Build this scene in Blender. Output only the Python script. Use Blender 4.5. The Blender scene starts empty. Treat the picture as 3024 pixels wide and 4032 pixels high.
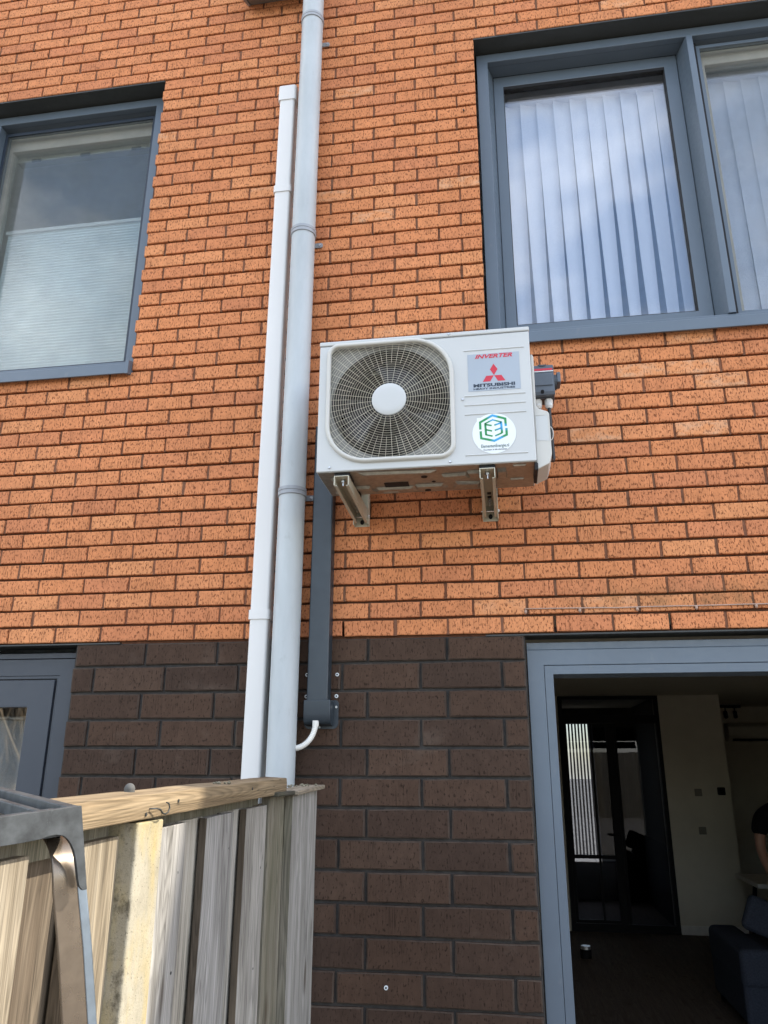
import bpy, bmesh, math, random
from mathutils import Vector, Matrix
from mathutils.geometry import tessellate_polygon
random.seed(7)
R = math.radians
scene = bpy.context.scene
col = scene.collection

# ------------------------------------------------------------------ camera
cam_d = bpy.data.cameras.new('camera')
cam = bpy.data.objects.new('camera', cam_d); col.objects.link(cam)
cam.location = (0.45175, -3.17085, 1.85174)
cam.rotation_euler = (R(108.1976), R(-0.19553), R(8.8921))
cam_d.sensor_fit = 'VERTICAL'; cam_d.sensor_height = 32.0
cam_d.lens = 3031.1 / 4032 * 32.0
cam_d.clip_start = 0.05; cam_d.clip_end = 600
scene.camera = cam

# ------------------------------------------------------------------ sky, sun, exposure
SUN = Vector((0.723, 0.171, 0.669)).normalized()        # towards the sun: over the roof, from the right
SUN_STRENGTH, SKY_STRENGTH, EXPOSURE = 2.6, 0.15, 1.68
w = bpy.data.worlds.new('World'); scene.world = w; w.use_nodes = True
nt = w.node_tree; nt.nodes.clear()
wo = nt.nodes.new('ShaderNodeOutputWorld'); bg = nt.nodes.new('ShaderNodeBackground')
sky = nt.nodes.new('ShaderNodeTexSky'); sky.sky_type = 'NISHITA'; sky.sun_disc = False
sky.sun_elevation = math.asin(SUN.z); sky.sun_rotation = math.atan2(SUN.x, SUN.y)
sky.air_density = 1.0; sky.dust_density = 1.0; sky.ozone_density = 1.0
tc = nt.nodes.new('ShaderNodeTexCoord')
mp = nt.nodes.new('ShaderNodeMapping'); mp.inputs['Scale'].default_value = (1, 1, 2.2)
nz = nt.nodes.new('ShaderNodeTexNoise'); nz.inputs['Scale'].default_value = 2.3; nz.inputs['Detail'].default_value = 7; nz.inputs['Roughness'].default_value = 0.55
rp = nt.nodes.new('ShaderNodeValToRGB'); rp.color_ramp.elements[0].position = 0.42; rp.color_ramp.elements[1].position = 0.72
mx = nt.nodes.new('ShaderNodeMix'); mx.data_type = 'RGBA'
mx.inputs[7].default_value = (8.5, 8.4, 8.35, 1)
L = nt.links.new
L(tc.outputs['Generated'], mp.inputs[0]); L(mp.outputs[0], nz.inputs['Vector']); L(nz.outputs['Fac'], rp.inputs[0])
L(rp.outputs[0], mx.inputs[0]); L(sky.outputs[0], mx.inputs[6]); L(mx.outputs[2], bg.inputs[0])
bg.inputs[1].default_value = SKY_STRENGTH; L(bg.outputs[0], wo.inputs[0])
sd = bpy.data.lights.new('sun', 'SUN'); sd.energy = SUN_STRENGTH; sd.angle = R(0.55); sd.color = (1.0, 0.93, 0.82)
so = bpy.data.objects.new('sun', sd); col.objects.link(so)
so.rotation_euler = SUN.to_track_quat('Z', 'Y').to_euler(); so.location = (6, 3, 12)
scene.view_settings.view_transform = 'Standard'; scene.view_settings.look = 'None'
scene.view_settings.exposure = EXPOSURE; scene.view_settings.gamma = 1.0
scene.view_settings.use_curve_mapping = False
try:
    scene.cycles.max_bounces = 10; scene.cycles.transparent_max_bounces = 16; scene.cycles.caustics_reflective = False; scene.cycles.caustics_refractive = False
    scene.cycles.sample_clamp_indirect = 6.0
except Exception: pass

# ------------------------------------------------------------------ materials
class NT:
    def __init__(s, name):
        s.m = bpy.data.materials.new(name); s.m.use_nodes = True
        s.t = s.m.node_tree; s.b = s.t.nodes['Principled BSDF']; s.out = s.t.nodes['Material Output']
    def n(s, typ, **kw):
        nd = s.t.nodes.new(typ)
        for k, v in kw.items():
            if k.startswith('i_'):
                key = k[2:]; key = int(key) if key.isdigit() else key.replace('_', ' ')
                nd.inputs[key].default_value = v
            else: setattr(nd, k, v)
        return nd
    def l(s, a, b): s.t.links.new(a, b)
    def pos(s, scale=(1, 1, 1), off=None):
        g = s.n('ShaderNodeNewGeometry'); m = s.n('ShaderNodeMapping'); m.inputs['Scale'].default_value = scale
        s.l(g.outputs['Position'], m.inputs[0])
        if off is not None: s.l(off, m.inputs['Location'])
        return m.outputs[0]
    def noise(s, vec, scale=1.0, detail=4, rough=0.55):
        n = s.n('ShaderNodeTexNoise'); n.inputs['Scale'].default_value = scale; n.inputs['Detail'].default_value = detail; n.inputs['Roughness'].default_value = rough
        s.l(vec, n.inputs['Vector']); return n.outputs['Fac']
    def ramp(s, fac, *stops):
        r = s.n('ShaderNodeValToRGB'); e = r.color_ramp.elements
        while len(e) < len(stops): e.new(0.5)
        for el, (p, c) in zip(e, stops):
            el.position = p; el.color = (c, c, c, 1) if not hasattr(c, '__len__') else (*c[:3], 1)
        s.l(fac, r.inputs[0]); return r.outputs[0]
    def mix(s, fac, a, b, mode='MIX'):
        m = s.n('ShaderNodeMix', data_type='RGBA', blend_type=mode)
        for i, x in ((0, fac), (6, a), (7, b)):
            if isinstance(x, bpy.types.NodeSocket): s.l(x, m.inputs[i])
            elif i == 0: m.inputs[0].default_value = x
            else: m.inputs[i].default_value = (*x[:3], 1)
        return m.outputs[2]
    def math(s, op, a, b=0.0):
        m = s.n('ShaderNodeMath', operation=op)
        for i, x in ((0, a), (1, b)):
            if isinstance(x, bpy.types.NodeSocket): s.l(x, m.inputs[i])
            else: m.inputs[i].default_value = x
        return m.outputs[0]
    def color(s, c):
        if isinstance(c, bpy.types.NodeSocket): s.l(c, s.b.inputs['Base Color'])
        else: s.b.inputs['Base Color'].default_value = (*c[:3], 1)
    def bump(s, h, strength=0.5, dist=0.002):
        b = s.n('ShaderNodeBump'); b.inputs['Strength'].default_value = strength; b.inputs['Distance'].default_value = dist
        s.l(h, b.inputs['Height']); s.l(b.outputs[0], s.b.inputs['Normal'])
    def set(s, rough=0.5, spec=0.5, metal=0.0):
        s.b.inputs['Roughness'].default_value = rough; s.b.inputs['Specular IOR Level'].default_value = spec; s.b.inputs['Metallic'].default_value = metal
        return s.m

def paint(name, c, rough=0.45, spec=0.5, metal=0.0, var=0.12, vs=6.0, grime=None, streak=False):
    t = NT(name)
    p = t.pos((1, 1, 0.25) if streak else (1, 1, 1))
    n1 = t.noise(p, vs, 5, 0.6)
    lo = tuple(x * (1 - var) for x in c); hi = tuple(min(1, x * (1 + var)) for x in c)
    cc = t.ramp(n1, (0.3, lo), (0.7, hi))
    if grime:
        g = t.ramp(t.noise(t.pos((1, 1, 0.5)), 22, 6, 0.65), (0.62, 0.0), (0.78, 1.0))
        cc = t.mix(t.math('MULTIPLY', g, 0.7 if 'worn' in name else 0.35), cc, grime)
    t.color(cc)
    t.l(t.ramp(t.noise(t.pos(), 40, 3), (0.3, max(0, rough - 0.06)), (0.7, min(1, rough + 0.08))), t.b.inputs['Roughness'])
    t.b.inputs['Specular IOR Level'].default_value = spec; t.b.inputs['Metallic'].default_value = metal
    return t.m

def brick_mat(name, island, cols, pit, pitamt, dark=False):
    t = NT(name)
    if island:
        g = t.n('ShaderNodeNewGeometry'); rnd = g.outputs['Random Per Island']
    else:
        oi = t.n('ShaderNodeObjectInfo'); rnd = oi.outputs['Random']
    base = t.ramp(rnd, (0.0, cols[0]), (0.45, cols[1]), (0.8, cols[2]), (1.0, cols[3]))
    big = t.ramp(t.noise(t.pos(), 1.1, 3), (0.3, 0.88), (0.7, 1.08))
    base = t.mix(1.0, base, big, 'MULTIPLY')
    mid = t.ramp(t.noise(t.pos((1, 1, 0.6)), 26, 5, 0.6), (0.3, 0.84), (0.72, 1.12))
    base = t.mix(1.0, base, mid, 'MULTIPLY')
    offs = t.n('ShaderNodeCombineXYZ'); t.l(t.math('MULTIPLY', rnd, 37.0), offs.inputs[0])
    t.l(t.math('MULTIPLY', rnd, 11.0), offs.inputs[2])
    # torn pits, longer than wide, from the wire-cut face
    pv = t.noise(t.pos((150, 60, 62), offs.outputs[0]), 1.0, 3, 0.6)
    pits = t.ramp(pv, (pitamt, 0.0), (pitamt + 0.06, 1.0))
    fv = t.ramp(t.noise(t.pos((520, 200, 60), offs.outputs[0]), 1.0, 2), (0.60, 0.0), (0.75, 1.0))
    # drag lines: vertical scores at a few places in each brick
    lv = t.noise(t.pos((75, 0.0, 1.5), offs.outputs[0]), 1.0, 1)
    line = t.ramp(lv, (0.490, 0.0), (0.500, 1.0), (0.510, 0.0))
    lw = t.math('MULTIPLY', line, t.ramp(t.noise(t.pos((3, 1, 9), offs.outputs[0]), 1.0, 2), (0.45, 0.0), (0.6, 1.0)))
    c = t.mix(t.math('MULTIPLY', pits, 0.82), base, pit)
    c = t.mix(t.math('MULTIPLY', fv, 0.28), c, pit)
    c = t.mix(t.math('MULTIPLY', lw, 0.75), c, pit)
    lite = t.ramp(t.noise(t.pos((300, 90, 110), offs.outputs[0]), 1.0, 2), (0.70, 0.0), (0.78, 1.0))
    c = t.mix(t.math('MULTIPLY', lite, 0.45), c, tuple(min(1, x * 1.7 + 0.03) for x in cols[3]))
    if not dark:   # pale lime bloom on a few bricks
        bl = t.math('MULTIPLY', t.ramp(rnd, (0.965, 0.0), (0.98, 1.0)), t.ramp(t.noise(t.pos((1, 1, 2)), 14, 4), (0.45, 0.0), (0.65, 1.0)))
        c = t.mix(t.math('MULTIPLY', bl, 0.45), c, (0.62, 0.40, 0.26))
        c = dirt(t, c)
    else:
        bl = t.ramp(t.noise(t.pos((1, 1, 1.4)), 3.2, 5, 0.6), (0.60, 0.0), (0.78, 1.0))
        c = t.mix(t.math('MULTIPLY', bl, 0.35), c, (0.16, 0.125, 0.10))
    t.color(c)
    h = t.math('SUBTRACT', t.math('MULTIPLY', t.noise(t.pos((180, 180, 90)), 1, 4), 0.5), t.math('ADD', t.math('MULTIPLY', pits, 1.0), t.math('MULTIPLY', lw, 0.8)))
    t.bump(h, 0.75, 0.0022)
    return t.set(0.85, 0.2 if not dark else 0.12)

def dirt(t, c):     # algae stain on the two courses above the door, from water standing on the sealant line
    g = t.n('ShaderNodeNewGeometry'); sx = t.n('ShaderNodeSeparateXYZ'); t.l(g.outputs['Position'], sx.inputs[0])
    mz = t.ramp(t.math('MULTIPLY', t.math('SUBTRACT', sx.outputs['Z'], 2.40), 3.0), (0.10, 0.0), (0.20, 1.0), (0.30, 0.9), (0.62, 0.0))
    mxx = t.ramp(t.math('MULTIPLY', t.math('SUBTRACT', sx.outputs['X'], 0.3), 0.7), (0.15, 0.0), (0.45, 1.0))
    nn = t.ramp(t.noise(t.pos((1, 1, 0.7)), 13, 5, 0.65), (0.32, 0.0), (0.62, 1.0))
    return t.mix(t.math('MULTIPLY', t.math('MULTIPLY', mz, mxx), t.math('MULTIPLY', nn, 0.55)), c, (0.13, 0.085, 0.04))

def mortar_mat(name, a, b):
    t = NT(name)
    f = t.noise(t.pos(), 30, 6, 0.65)
    big = t.noise(t.pos((1, 1, 1)), 2.2, 3)
    c = t.mix(t.ramp(big, (0.35, 0.0), (0.65, 1.0)), a, b)
    c = t.mix(1.0, c, t.ramp(f, (0.3, 0.7), (0.7, 1.2)), 'MULTIPLY')
    if 'red' in name: c = dirt(t, c)
    t.color(c); t.bump(t.noise(t.pos(), 260, 5, 0.7), 0.8, 0.003)
    return t.set(0.95, 0.15)

def wood_mat(name, dark, mid, lite, axis='z', green=0.0):
    t = NT(name)
    oi = t.n('ShaderNodeObjectInfo')
    offs = t.n('ShaderNodeCombineXYZ')
    for i, k in enumerate((3.1, 7.7, 5.3)): t.l(t.math('MULTIPLY', oi.outputs['Random'], k), offs.inputs[i])
    st = (26, 26, 1.6) if axis == 'z' else (26, 1.6, 26)
    wv = t.noise(t.pos((5, 5, 1.2) if axis == 'z' else (5, 1.2, 5), offs.outputs[0]), 1, 2)
    fine = t.noise(t.pos((230, 230, 5.0) if axis == 'z' else (230, 5.0, 230), offs.outputs[0]), 1.0, 5, 0.65)
    # cathedral rings: contour lines of a stretched field
    field = t.noise(t.pos((9, 9, 0.55) if axis == 'z' else (9, 0.55, 9), offs.outputs[0]), 1.0, 2, 0.4)
    rings = t.math('FRACT', t.math('MULTIPLY', field, 42.0))
    rings = t.ramp(rings, (0.0, 0.55), (0.62, 1.0), (0.93, 0.75), (1.0, 0.5))
    gr = t.noise(t.pos(st, offs.outputs[0]), 1.0, 5, 0.6)
    c = t.ramp(gr, (0.20, dark), (0.46, mid), (0.80, lite))
    c = t.mix(0.75, c, rings, 'MULTIPLY')
    c = t.mix(1.0, c, t.ramp(fine, (0.30, 0.66), (0.70, 1.2)), 'MULTIPLY')
    c = t.mix(1.0, c, t.ramp(oi.outputs['Random'], (0.0, (0.88, 0.88, 0.92)), (1.0, (1.12, 1.06, 0.98))), 'MULTIPLY')
    sp_n = t.noise(t.pos((42, 42, 0.9) if axis == 'z' else (42, 1.2, 42), offs.outputs[0]), 1.0, 3, 0.5)
    split = t.ramp(sp_n, (0.560, 0.0), (0.568, 1.0), (0.580, 0.0))
    c = t.mix(t.math('MULTIPLY', split, 0.8), c, (0.03, 0.024, 0.017))
    vo = t.n('ShaderNodeTexVoronoi'); vo.inputs['Scale'].default_value = 1.0
    t.l(t.pos((8, 8, 2.6) if axis == 'z' else (6, 5.5, 14), offs.outputs[0]), vo.inputs['Vector'])
    kn = t.ramp(vo.outputs['Distance'], (0.06, 1.0), (0.12, 0.55), (0.16, 0.0))
    c = t.mix(t.math('MULTIPLY', kn, 0.7), c, (0.05, 0.032, 0.018))
    if green:
        gm = t.ramp(t.noise(t.pos((6, 6, 2)), 1, 4), (0.45, 0.0), (0.7, 1.0))
        c = t.mix(t.math('MULTIPLY', gm, green), c, (0.075, 0.085, 0.03))
    t.color(c)
    t.bump(t.math('ADD', t.math('MULTIPLY', fine, 0.8), t.math('MULTIPLY', rings, 0.5)), 0.55, 0.0016)
    return t.set(0.8, 0.25)

def glass_mat(name, refl=1.7, tint=(0.93, 0.96, 0.95)):
    t = NT(name); t.t.nodes.remove(t.b)
    lw = t.n('ShaderNodeLayerWeight'); lw.inputs['Blend'].default_value = 0.5    # facing: same on both sides of the pane
    f5 = t.math('POWER', lw.outputs['Facing'], 4.0)
    f2 = t.math('MINIMUM', t.math('MULTIPLY', t.math('ADD', t.math('MULTIPLY', f5, 0.9), 0.042), refl), 1.0)
    tr = t.n('ShaderNodeBsdfTransparent'); tr.inputs[0].default_value = (*tint, 1)
    gl = t.n('ShaderNodeBsdfGlossy'); gl.inputs['Roughness'].default_value = 0.0; gl.inputs[0].default_value = (1, 1, 1, 1)
    wob = t.n('ShaderNodeBump'); wob.inputs['Strength'].default_value = 0.02; wob.inputs['Distance'].default_value = 0.01
    t.l(t.noise(t.pos((1, 1, 1)), 2.0, 2), wob.inputs['Height']); t.l(wob.outputs[0], gl.inputs['Normal'])
    m = t.n('ShaderNodeMixShader'); t.l(f2, m.inputs[0]); t.l(tr.outputs[0], m.inputs[1]); t.l(gl.outputs[0], m.inputs[2])
    t.l(m.outputs[0], t.out.inputs[0]); return t.m

def screen_mat(name, open_, c):
    t = NT(name); t.t.nodes.remove(t.b)
    tr = t.n('ShaderNodeBsdfTransparent'); di = t.n('ShaderNodeBsdfDiffuse'); di.inputs[0].default_value = (*c, 1)
    m = t.n('ShaderNodeMixShader'); t.l(t.ramp(t.noise(t.pos(), 3, 3), (0.3, 1 - open_ - 0.05), (0.7, 1 - open_ + 0.05)), m.inputs[0])
    t.l(tr.outputs[0], m.inputs[1]); t.l(di.outputs[0], m.inputs[2])
    t.l(m.outputs[0], t.out.inputs[0]); return t.m

def fabric_mat(name, c, trans=0.25):
    t = NT(name); t.t.nodes.remove(t.b)
    cc = t.mix(1.0, c, t.ramp(t.noise(t.pos((160, 160, 160)), 1, 3), (0.3, 0.93), (0.7, 1.05)), 'MULTIPLY')
    di = t.n('ShaderNodeBsdfDiffuse'); tl = t.n('ShaderNodeBsdfTranslucent')
    t.l(cc, di.inputs[0]); t.l(cc, tl.inputs[0])
    m = t.n('ShaderNodeMixShader'); m.inputs[0].default_value = trans
    t.l(di.outputs[0], m.inputs[1]); t.l(tl.outputs[0], m.inputs[2]); t.l(m.outputs[0], t.out.inputs[0]); return t.m

OC = [(0.54, 0.205, 0.094), (0.585, 0.226, 0.094), (0.61, 0.243, 0.106), (0.635, 0.268, 0.115)]
M = {}
M['brick'] = brick_mat('orange_brick', False, OC, (0.15, 0.048, 0.020), 0.55)
M['brick_i'] = brick_mat('orange_brick_joined', True, OC, (0.15, 0.048, 0.020), 0.55)
DC = [(0.054, 0.0345, 0.0255), (0.064, 0.0395, 0.028), (0.072, 0.0435, 0.030), (0.082, 0.052, 0.037)]
M['dbrick'] = brick_mat('brown_brick', False, DC, (0.020, 0.0125, 0.009), 0.585, True)
M['mortar'] = mortar_mat('reddish_mortar', (0.21, 0.092, 0.054), (0.17, 0.090, 0.056))
M['dedge'] = mortar_mat('worn_brown_brick_edge', (0.050, 0.034, 0.026), (0.080, 0.060, 0.047))
M['bedmortar'] = mortar_mat('reddish_bed_mortar', (0.135, 0.057, 0.033), (0.11, 0.058, 0.036))  # darker copy of the mortar: overhang shade in bed joints put into colour
M['dmortar'] = mortar_mat('grey_mortar', (0.046, 0.044, 0.043), (0.058, 0.053, 0.048))
M['frame'] = paint('blue_grey_aluminium', (0.098, 0.128, 0.162), 0.36, 0.5, 0.0, 0.06, 3.0, grime=(0.2, 0.2, 0.2))
M['frame_d'] = paint('slate_frame_paint', (0.036, 0.044, 0.058), 0.42, 0.45, 0.0, 0.06, 3.0)
M['navy'] = paint('dark_navy_aluminium', (0.022, 0.032, 0.048), 0.45, 0.4)
M['gasket'] = paint('black_rubber', (0.012, 0.012, 0.013), 0.6, 0.3)
M['lintel'] = paint('dark_steel', (0.035, 0.038, 0.036), 0.5, 0.4, grime=(0.09, 0.08, 0.07))
M['glass'] = glass_mat('window_glass')
M['glass_r'] = glass_mat('coated_window_glass', 2.4, (0.92, 0.94, 0.97))
M['glass_d'] = glass_mat('dark_door_glass', 0.55, (0.55, 0.57, 0.60))
M['screen'] = screen_mat('insect_mesh', 0.83, (0.17, 0.185, 0.175))
M['blind'] = fabric_mat('pleated_fabric', (0.76, 0.84, 0.90), 0.10)
M['slat'] = fabric_mat('white_blind_fabric', (0.86, 0.87, 0.89), 0.15)
M['curtain'] = fabric_mat('grey_curtain_fabric', (0.42, 0.42, 0.38), 0.2)
M['upvc'] = paint('beige_inner_frame', (0.40, 0.39, 0.34), 0.45)
M['inroom'] = paint('upper_room_plaster', (0.70, 0.70, 0.68), 0.9, 0.2)
M['pipe'] = paint('grey_pvc', (0.40, 0.435, 0.45), 0.42, 0.45, 0, 0.10, 9, grime=(0.22, 0.22, 0.20), streak=True)
M['pipe_rib'] = paint('grey_pvc_collar', (0.27, 0.29, 0.315), 0.45)
M['duct'] = paint('white_pvc', (0.63, 0.625, 0.61), 0.38, 0.5, 0, 0.03, 4, streak=True)
M['ddsq'] = paint('anthracite_pvc', (0.022, 0.032, 0.042), 0.38, 0.5, 0, 0.08, 4)
M['hose'] = paint('white_hose', (0.68, 0.67, 0.63), 0.5)
M['acw'] = paint('ivory_coated_steel', (0.485, 0.50, 0.495), 0.42, 0.5, 0, 0.025, 5, grime=(0.52, 0.50, 0.46))
M['accream'] = paint('cream_plastic', (0.50, 0.495, 0.46), 0.45, 0.5, 0, 0.03, 5)
M['wire'] = paint('cream_wire', (0.54, 0.51, 0.42), 0.45)
M['shroud'] = paint('grey_beige_steel', (0.19, 0.19, 0.175), 0.5)
M['shroudd'] = paint('shaded_shroud_ring', (0.028, 0.028, 0.027), 0.5)  # shade inside the fan opening put into the ring's colour
M['fan'] = paint('black_fan_plastic', (0.02, 0.02, 0.022), 0.3)
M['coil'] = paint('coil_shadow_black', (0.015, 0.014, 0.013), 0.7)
M['galv'] = paint('galvanised_steel', (0.34, 0.32, 0.27), 0.38, 0.5, 0.65, 0.18, 60)
M['steel'] = paint('zinc_bolt', (0.6, 0.6, 0.6), 0.3, 0.5, 1.0)
M['bracket'] = paint('ivory_bracket_steel', (0.52, 0.50, 0.40), 0.42, 0.5, 0.15, 0.06, 9)
M['iso'] = paint('slate_plastic', (0.085, 0.105, 0.13), 0.42)
M['capgrey'] = paint('weathered_grey_plastic', (0.10, 0.10, 0.095), 0.85, 0.15)
M['isod'] = paint('dark_slate_plastic', (0.05, 0.058, 0.068), 0.45)
M['red'] = paint('red_print', (0.50, 0.018, 0.04), 0.4, var=0.05)
M['ink'] = paint('navy_ink', (0.014, 0.025, 0.045), 0.4)
M['greenink'] = paint('dark_green_ink', (0.02, 0.075, 0.065), 0.4)
M['silver'] = paint('silver_label', (0.33, 0.37, 0.41), 0.38, 0.5, 0.25, 0.03)
M['white'] = paint('white_vinyl', (0.68, 0.72, 0.73), 0.35, var=0.02)
M['gland'] = paint('white_gland_plastic', (0.66, 0.66, 0.64), 0.35)
M['cable'] = paint('black_cable', (0.014, 0.014, 0.015), 0.45)
M['tray'] = paint('worn_grey_plastic', (0.045, 0.049, 0.050), 0.55, 0.35, 0, 0.5, 45, grime=(0.28, 0.31, 0.31))
M['leg_metal'] = paint('brown_reflection_leg', (0.185, 0.150, 0.115), 0.28, 0.5, 0.75, 0.14, 35)  # brown reflections of fence and brick put into the metal's colour
M['chrome'] = paint('dull_aluminium', (0.20, 0.24, 0.28), 0.42, 0.5, 0.75, 0.1, 60, grime=(0.8, 0.8, 0.8))  # blue of the reflected sky put into the metal's colour
M['wood'] = wood_mat('weathered_board', (0.155, 0.145, 0.12), (0.35, 0.34, 0.305), (0.54, 0.53, 0.49))
M['woodw'] = wood_mat('sunlit_weathered_board', (0.13, 0.105, 0.072), (0.27, 0.235, 0.175), (0.40, 0.365, 0.29))  # copy for the boards in sun, its warm light put into the colour
M['woodb'] = wood_mat('brown_board', (0.085, 0.066, 0.046), (0.13, 0.104, 0.075), (0.18, 0.15, 0.11))
M['woodg'] = wood_mat('greened_board', (0.13, 0.12, 0.09), (0.22, 0.205, 0.16), (0.32, 0.30, 0.24), green=0.3)
M['woodd'] = wood_mat('dark_damp_wood', (0.05, 0.046, 0.036), (0.085, 0.08, 0.062), (0.13, 0.12, 0.095), axis='y', green=0.4)
M['woodc'] = wood_mat('grey_cap_wood', (0.16, 0.135, 0.10), (0.27, 0.24, 0.19), (0.38, 0.34, 0.28), axis='y')
M['rail'] = wood_mat('rail_timber', (0.10, 0.072, 0.044), (0.23, 0.178, 0.112), (0.32, 0.262, 0.178), axis='y')
M['taupe'] = paint('taupe_wall_paint', (0.62, 0.575, 0.47), 0.85, 0.2, var=0.04)
M['offw'] = paint('off_white_ceiling_paint', (0.62, 0.58, 0.48), 0.9, 0.2, var=0.03)
M['hslat'] = fabric_mat('reflection_blind_fabric', (0.14, 0.16, 0.19), 0.3)
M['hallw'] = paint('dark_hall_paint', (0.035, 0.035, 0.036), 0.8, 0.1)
M['skirt'] = paint('skirting_paint', (0.70, 0.68, 0.62), 0.6)
M['floorw'] = wood_mat('dark_oak_floor', (0.085, 0.066, 0.052), (0.13, 0.10, 0.08), (0.17, 0.135, 0.108), axis='y')
M['black'] = paint('black_steel', (0.008, 0.008, 0.009), 0.6, 0.15)
M['sofa'] = paint('navy_upholstery', (0.046, 0.054, 0.074), 0.95, 0.1, 0, 0.25, 90)
M['tshirt'] = paint('black_cotton', (0.010, 0.010, 0.011), 0.95, 0.1)
M['skin'] = paint('skin', (0.36, 0.19, 0.125), 0.5, 0.4, 0, 0.08, 20)
M['jeans'] = paint('blue_denim', (0.05, 0.065, 0.10), 0.9, 0.1)
M['hair'] = paint('dark_hair', (0.03, 0.02, 0.014), 0.6)
M['plate'] = paint('switch_plate', (0.17, 0.15, 0.115), 0.4)
M['clear'] = paint('clear_sealant', (0.36, 0.24, 0.18), 0.2, 0.6)
M['bark'] = paint('pale_bark', (0.22, 0.17, 0.11), 0.9, 0.2, 0, 0.3, 12)

def conc():
    t = NT('lichened_concrete')
    n1 = t.noise(t.pos((1, 1, 0.6)), 9, 6, 0.65)
    c = t.ramp(n1, (0.3, (0.27, 0.245, 0.18)), (0.7, (0.37, 0.34, 0.265)))
    ye = t.ramp(t.noise(t.pos((1, 1, 0.35)), 14, 5), (0.48, 0.0), (0.68, 1.0))
    c = t.mix(t.math('MULTIPLY', ye, 0.55), c, (0.40, 0.30, 0.09))
    sp = t.ramp(t.noise(t.pos(), 190, 4, 0.7), (0.60, 0.0), (0.68, 1.0))
    c = t.mix(t.math('MULTIPLY', sp, 0.75), c, (0.075, 0.06, 0.035))
    gr = t.ramp(t.noise(t.pos((1, 1, 0.8)), 34, 6, 0.7), (0.50, 0.0), (0.66, 1.0))
    g = t.n('ShaderNodeNewGeometry'); sx = t.n('ShaderNodeSeparateXYZ'); t.l(g.outputs['Normal'], sx.inputs[0])
    side = t.ramp(t.math('MULTIPLY', sx.outputs['Y'], -1.0), (0.4, 0.25), (0.8, 1.0))   # dark blotches stronger on the side facing away from the house
    c = t.mix(t.math('MULTIPLY', gr, t.math('MULTIPLY', side, 0.8)), c, (0.07, 0.06, 0.04))
    t.color(c); t.bump(t.noise(t.pos(), 240, 5, 0.7), 0.6, 0.002)
    return t.set(0.9, 0.2)
M['conc'] = conc()
def paving():
    t = NT('concrete_paving')
    b = t.n('ShaderNodeTexBrick'); b.inputs['Scale'].default_value = 1.0
    b.inputs['Color1'].default_value = (0.23, 0.21, 0.185, 1); b.inputs['Color2'].default_value = (0.19, 0.175, 0.155, 1); b.inputs['Mortar'].default_value = (0.08, 0.075, 0.06, 1)
    b.inputs['Brick Width'].default_value = 0.6; b.inputs['Row Height'].default_value = 0.6; b.inputs['Mortar Size'].default_value = 0.008
    t.l(t.pos(), b.inputs['Vector'])
    t.color(t.mix(1.0, b.outputs['Color'], t.ramp(t.noise(t.pos(), 3, 6), (0.3, 0.8), (0.7, 1.12)), 'MULTIPLY'))
    return t.set(0.9, 0.2)
M['paving'] = paving()
def logo_ink():
    t = NT('green_to_blue_ink')
    n1 = t.noise(t.pos((16, 1, 16)), 1.0, 1)
    t.color(t.ramp(n1, (0.50, (0.02, 0.24, 0.07)), (0.60, (0.04, 0.32, 0.62))))
    return t.set(0.4, 0.4)
M['logo'] = logo_ink()

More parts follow.
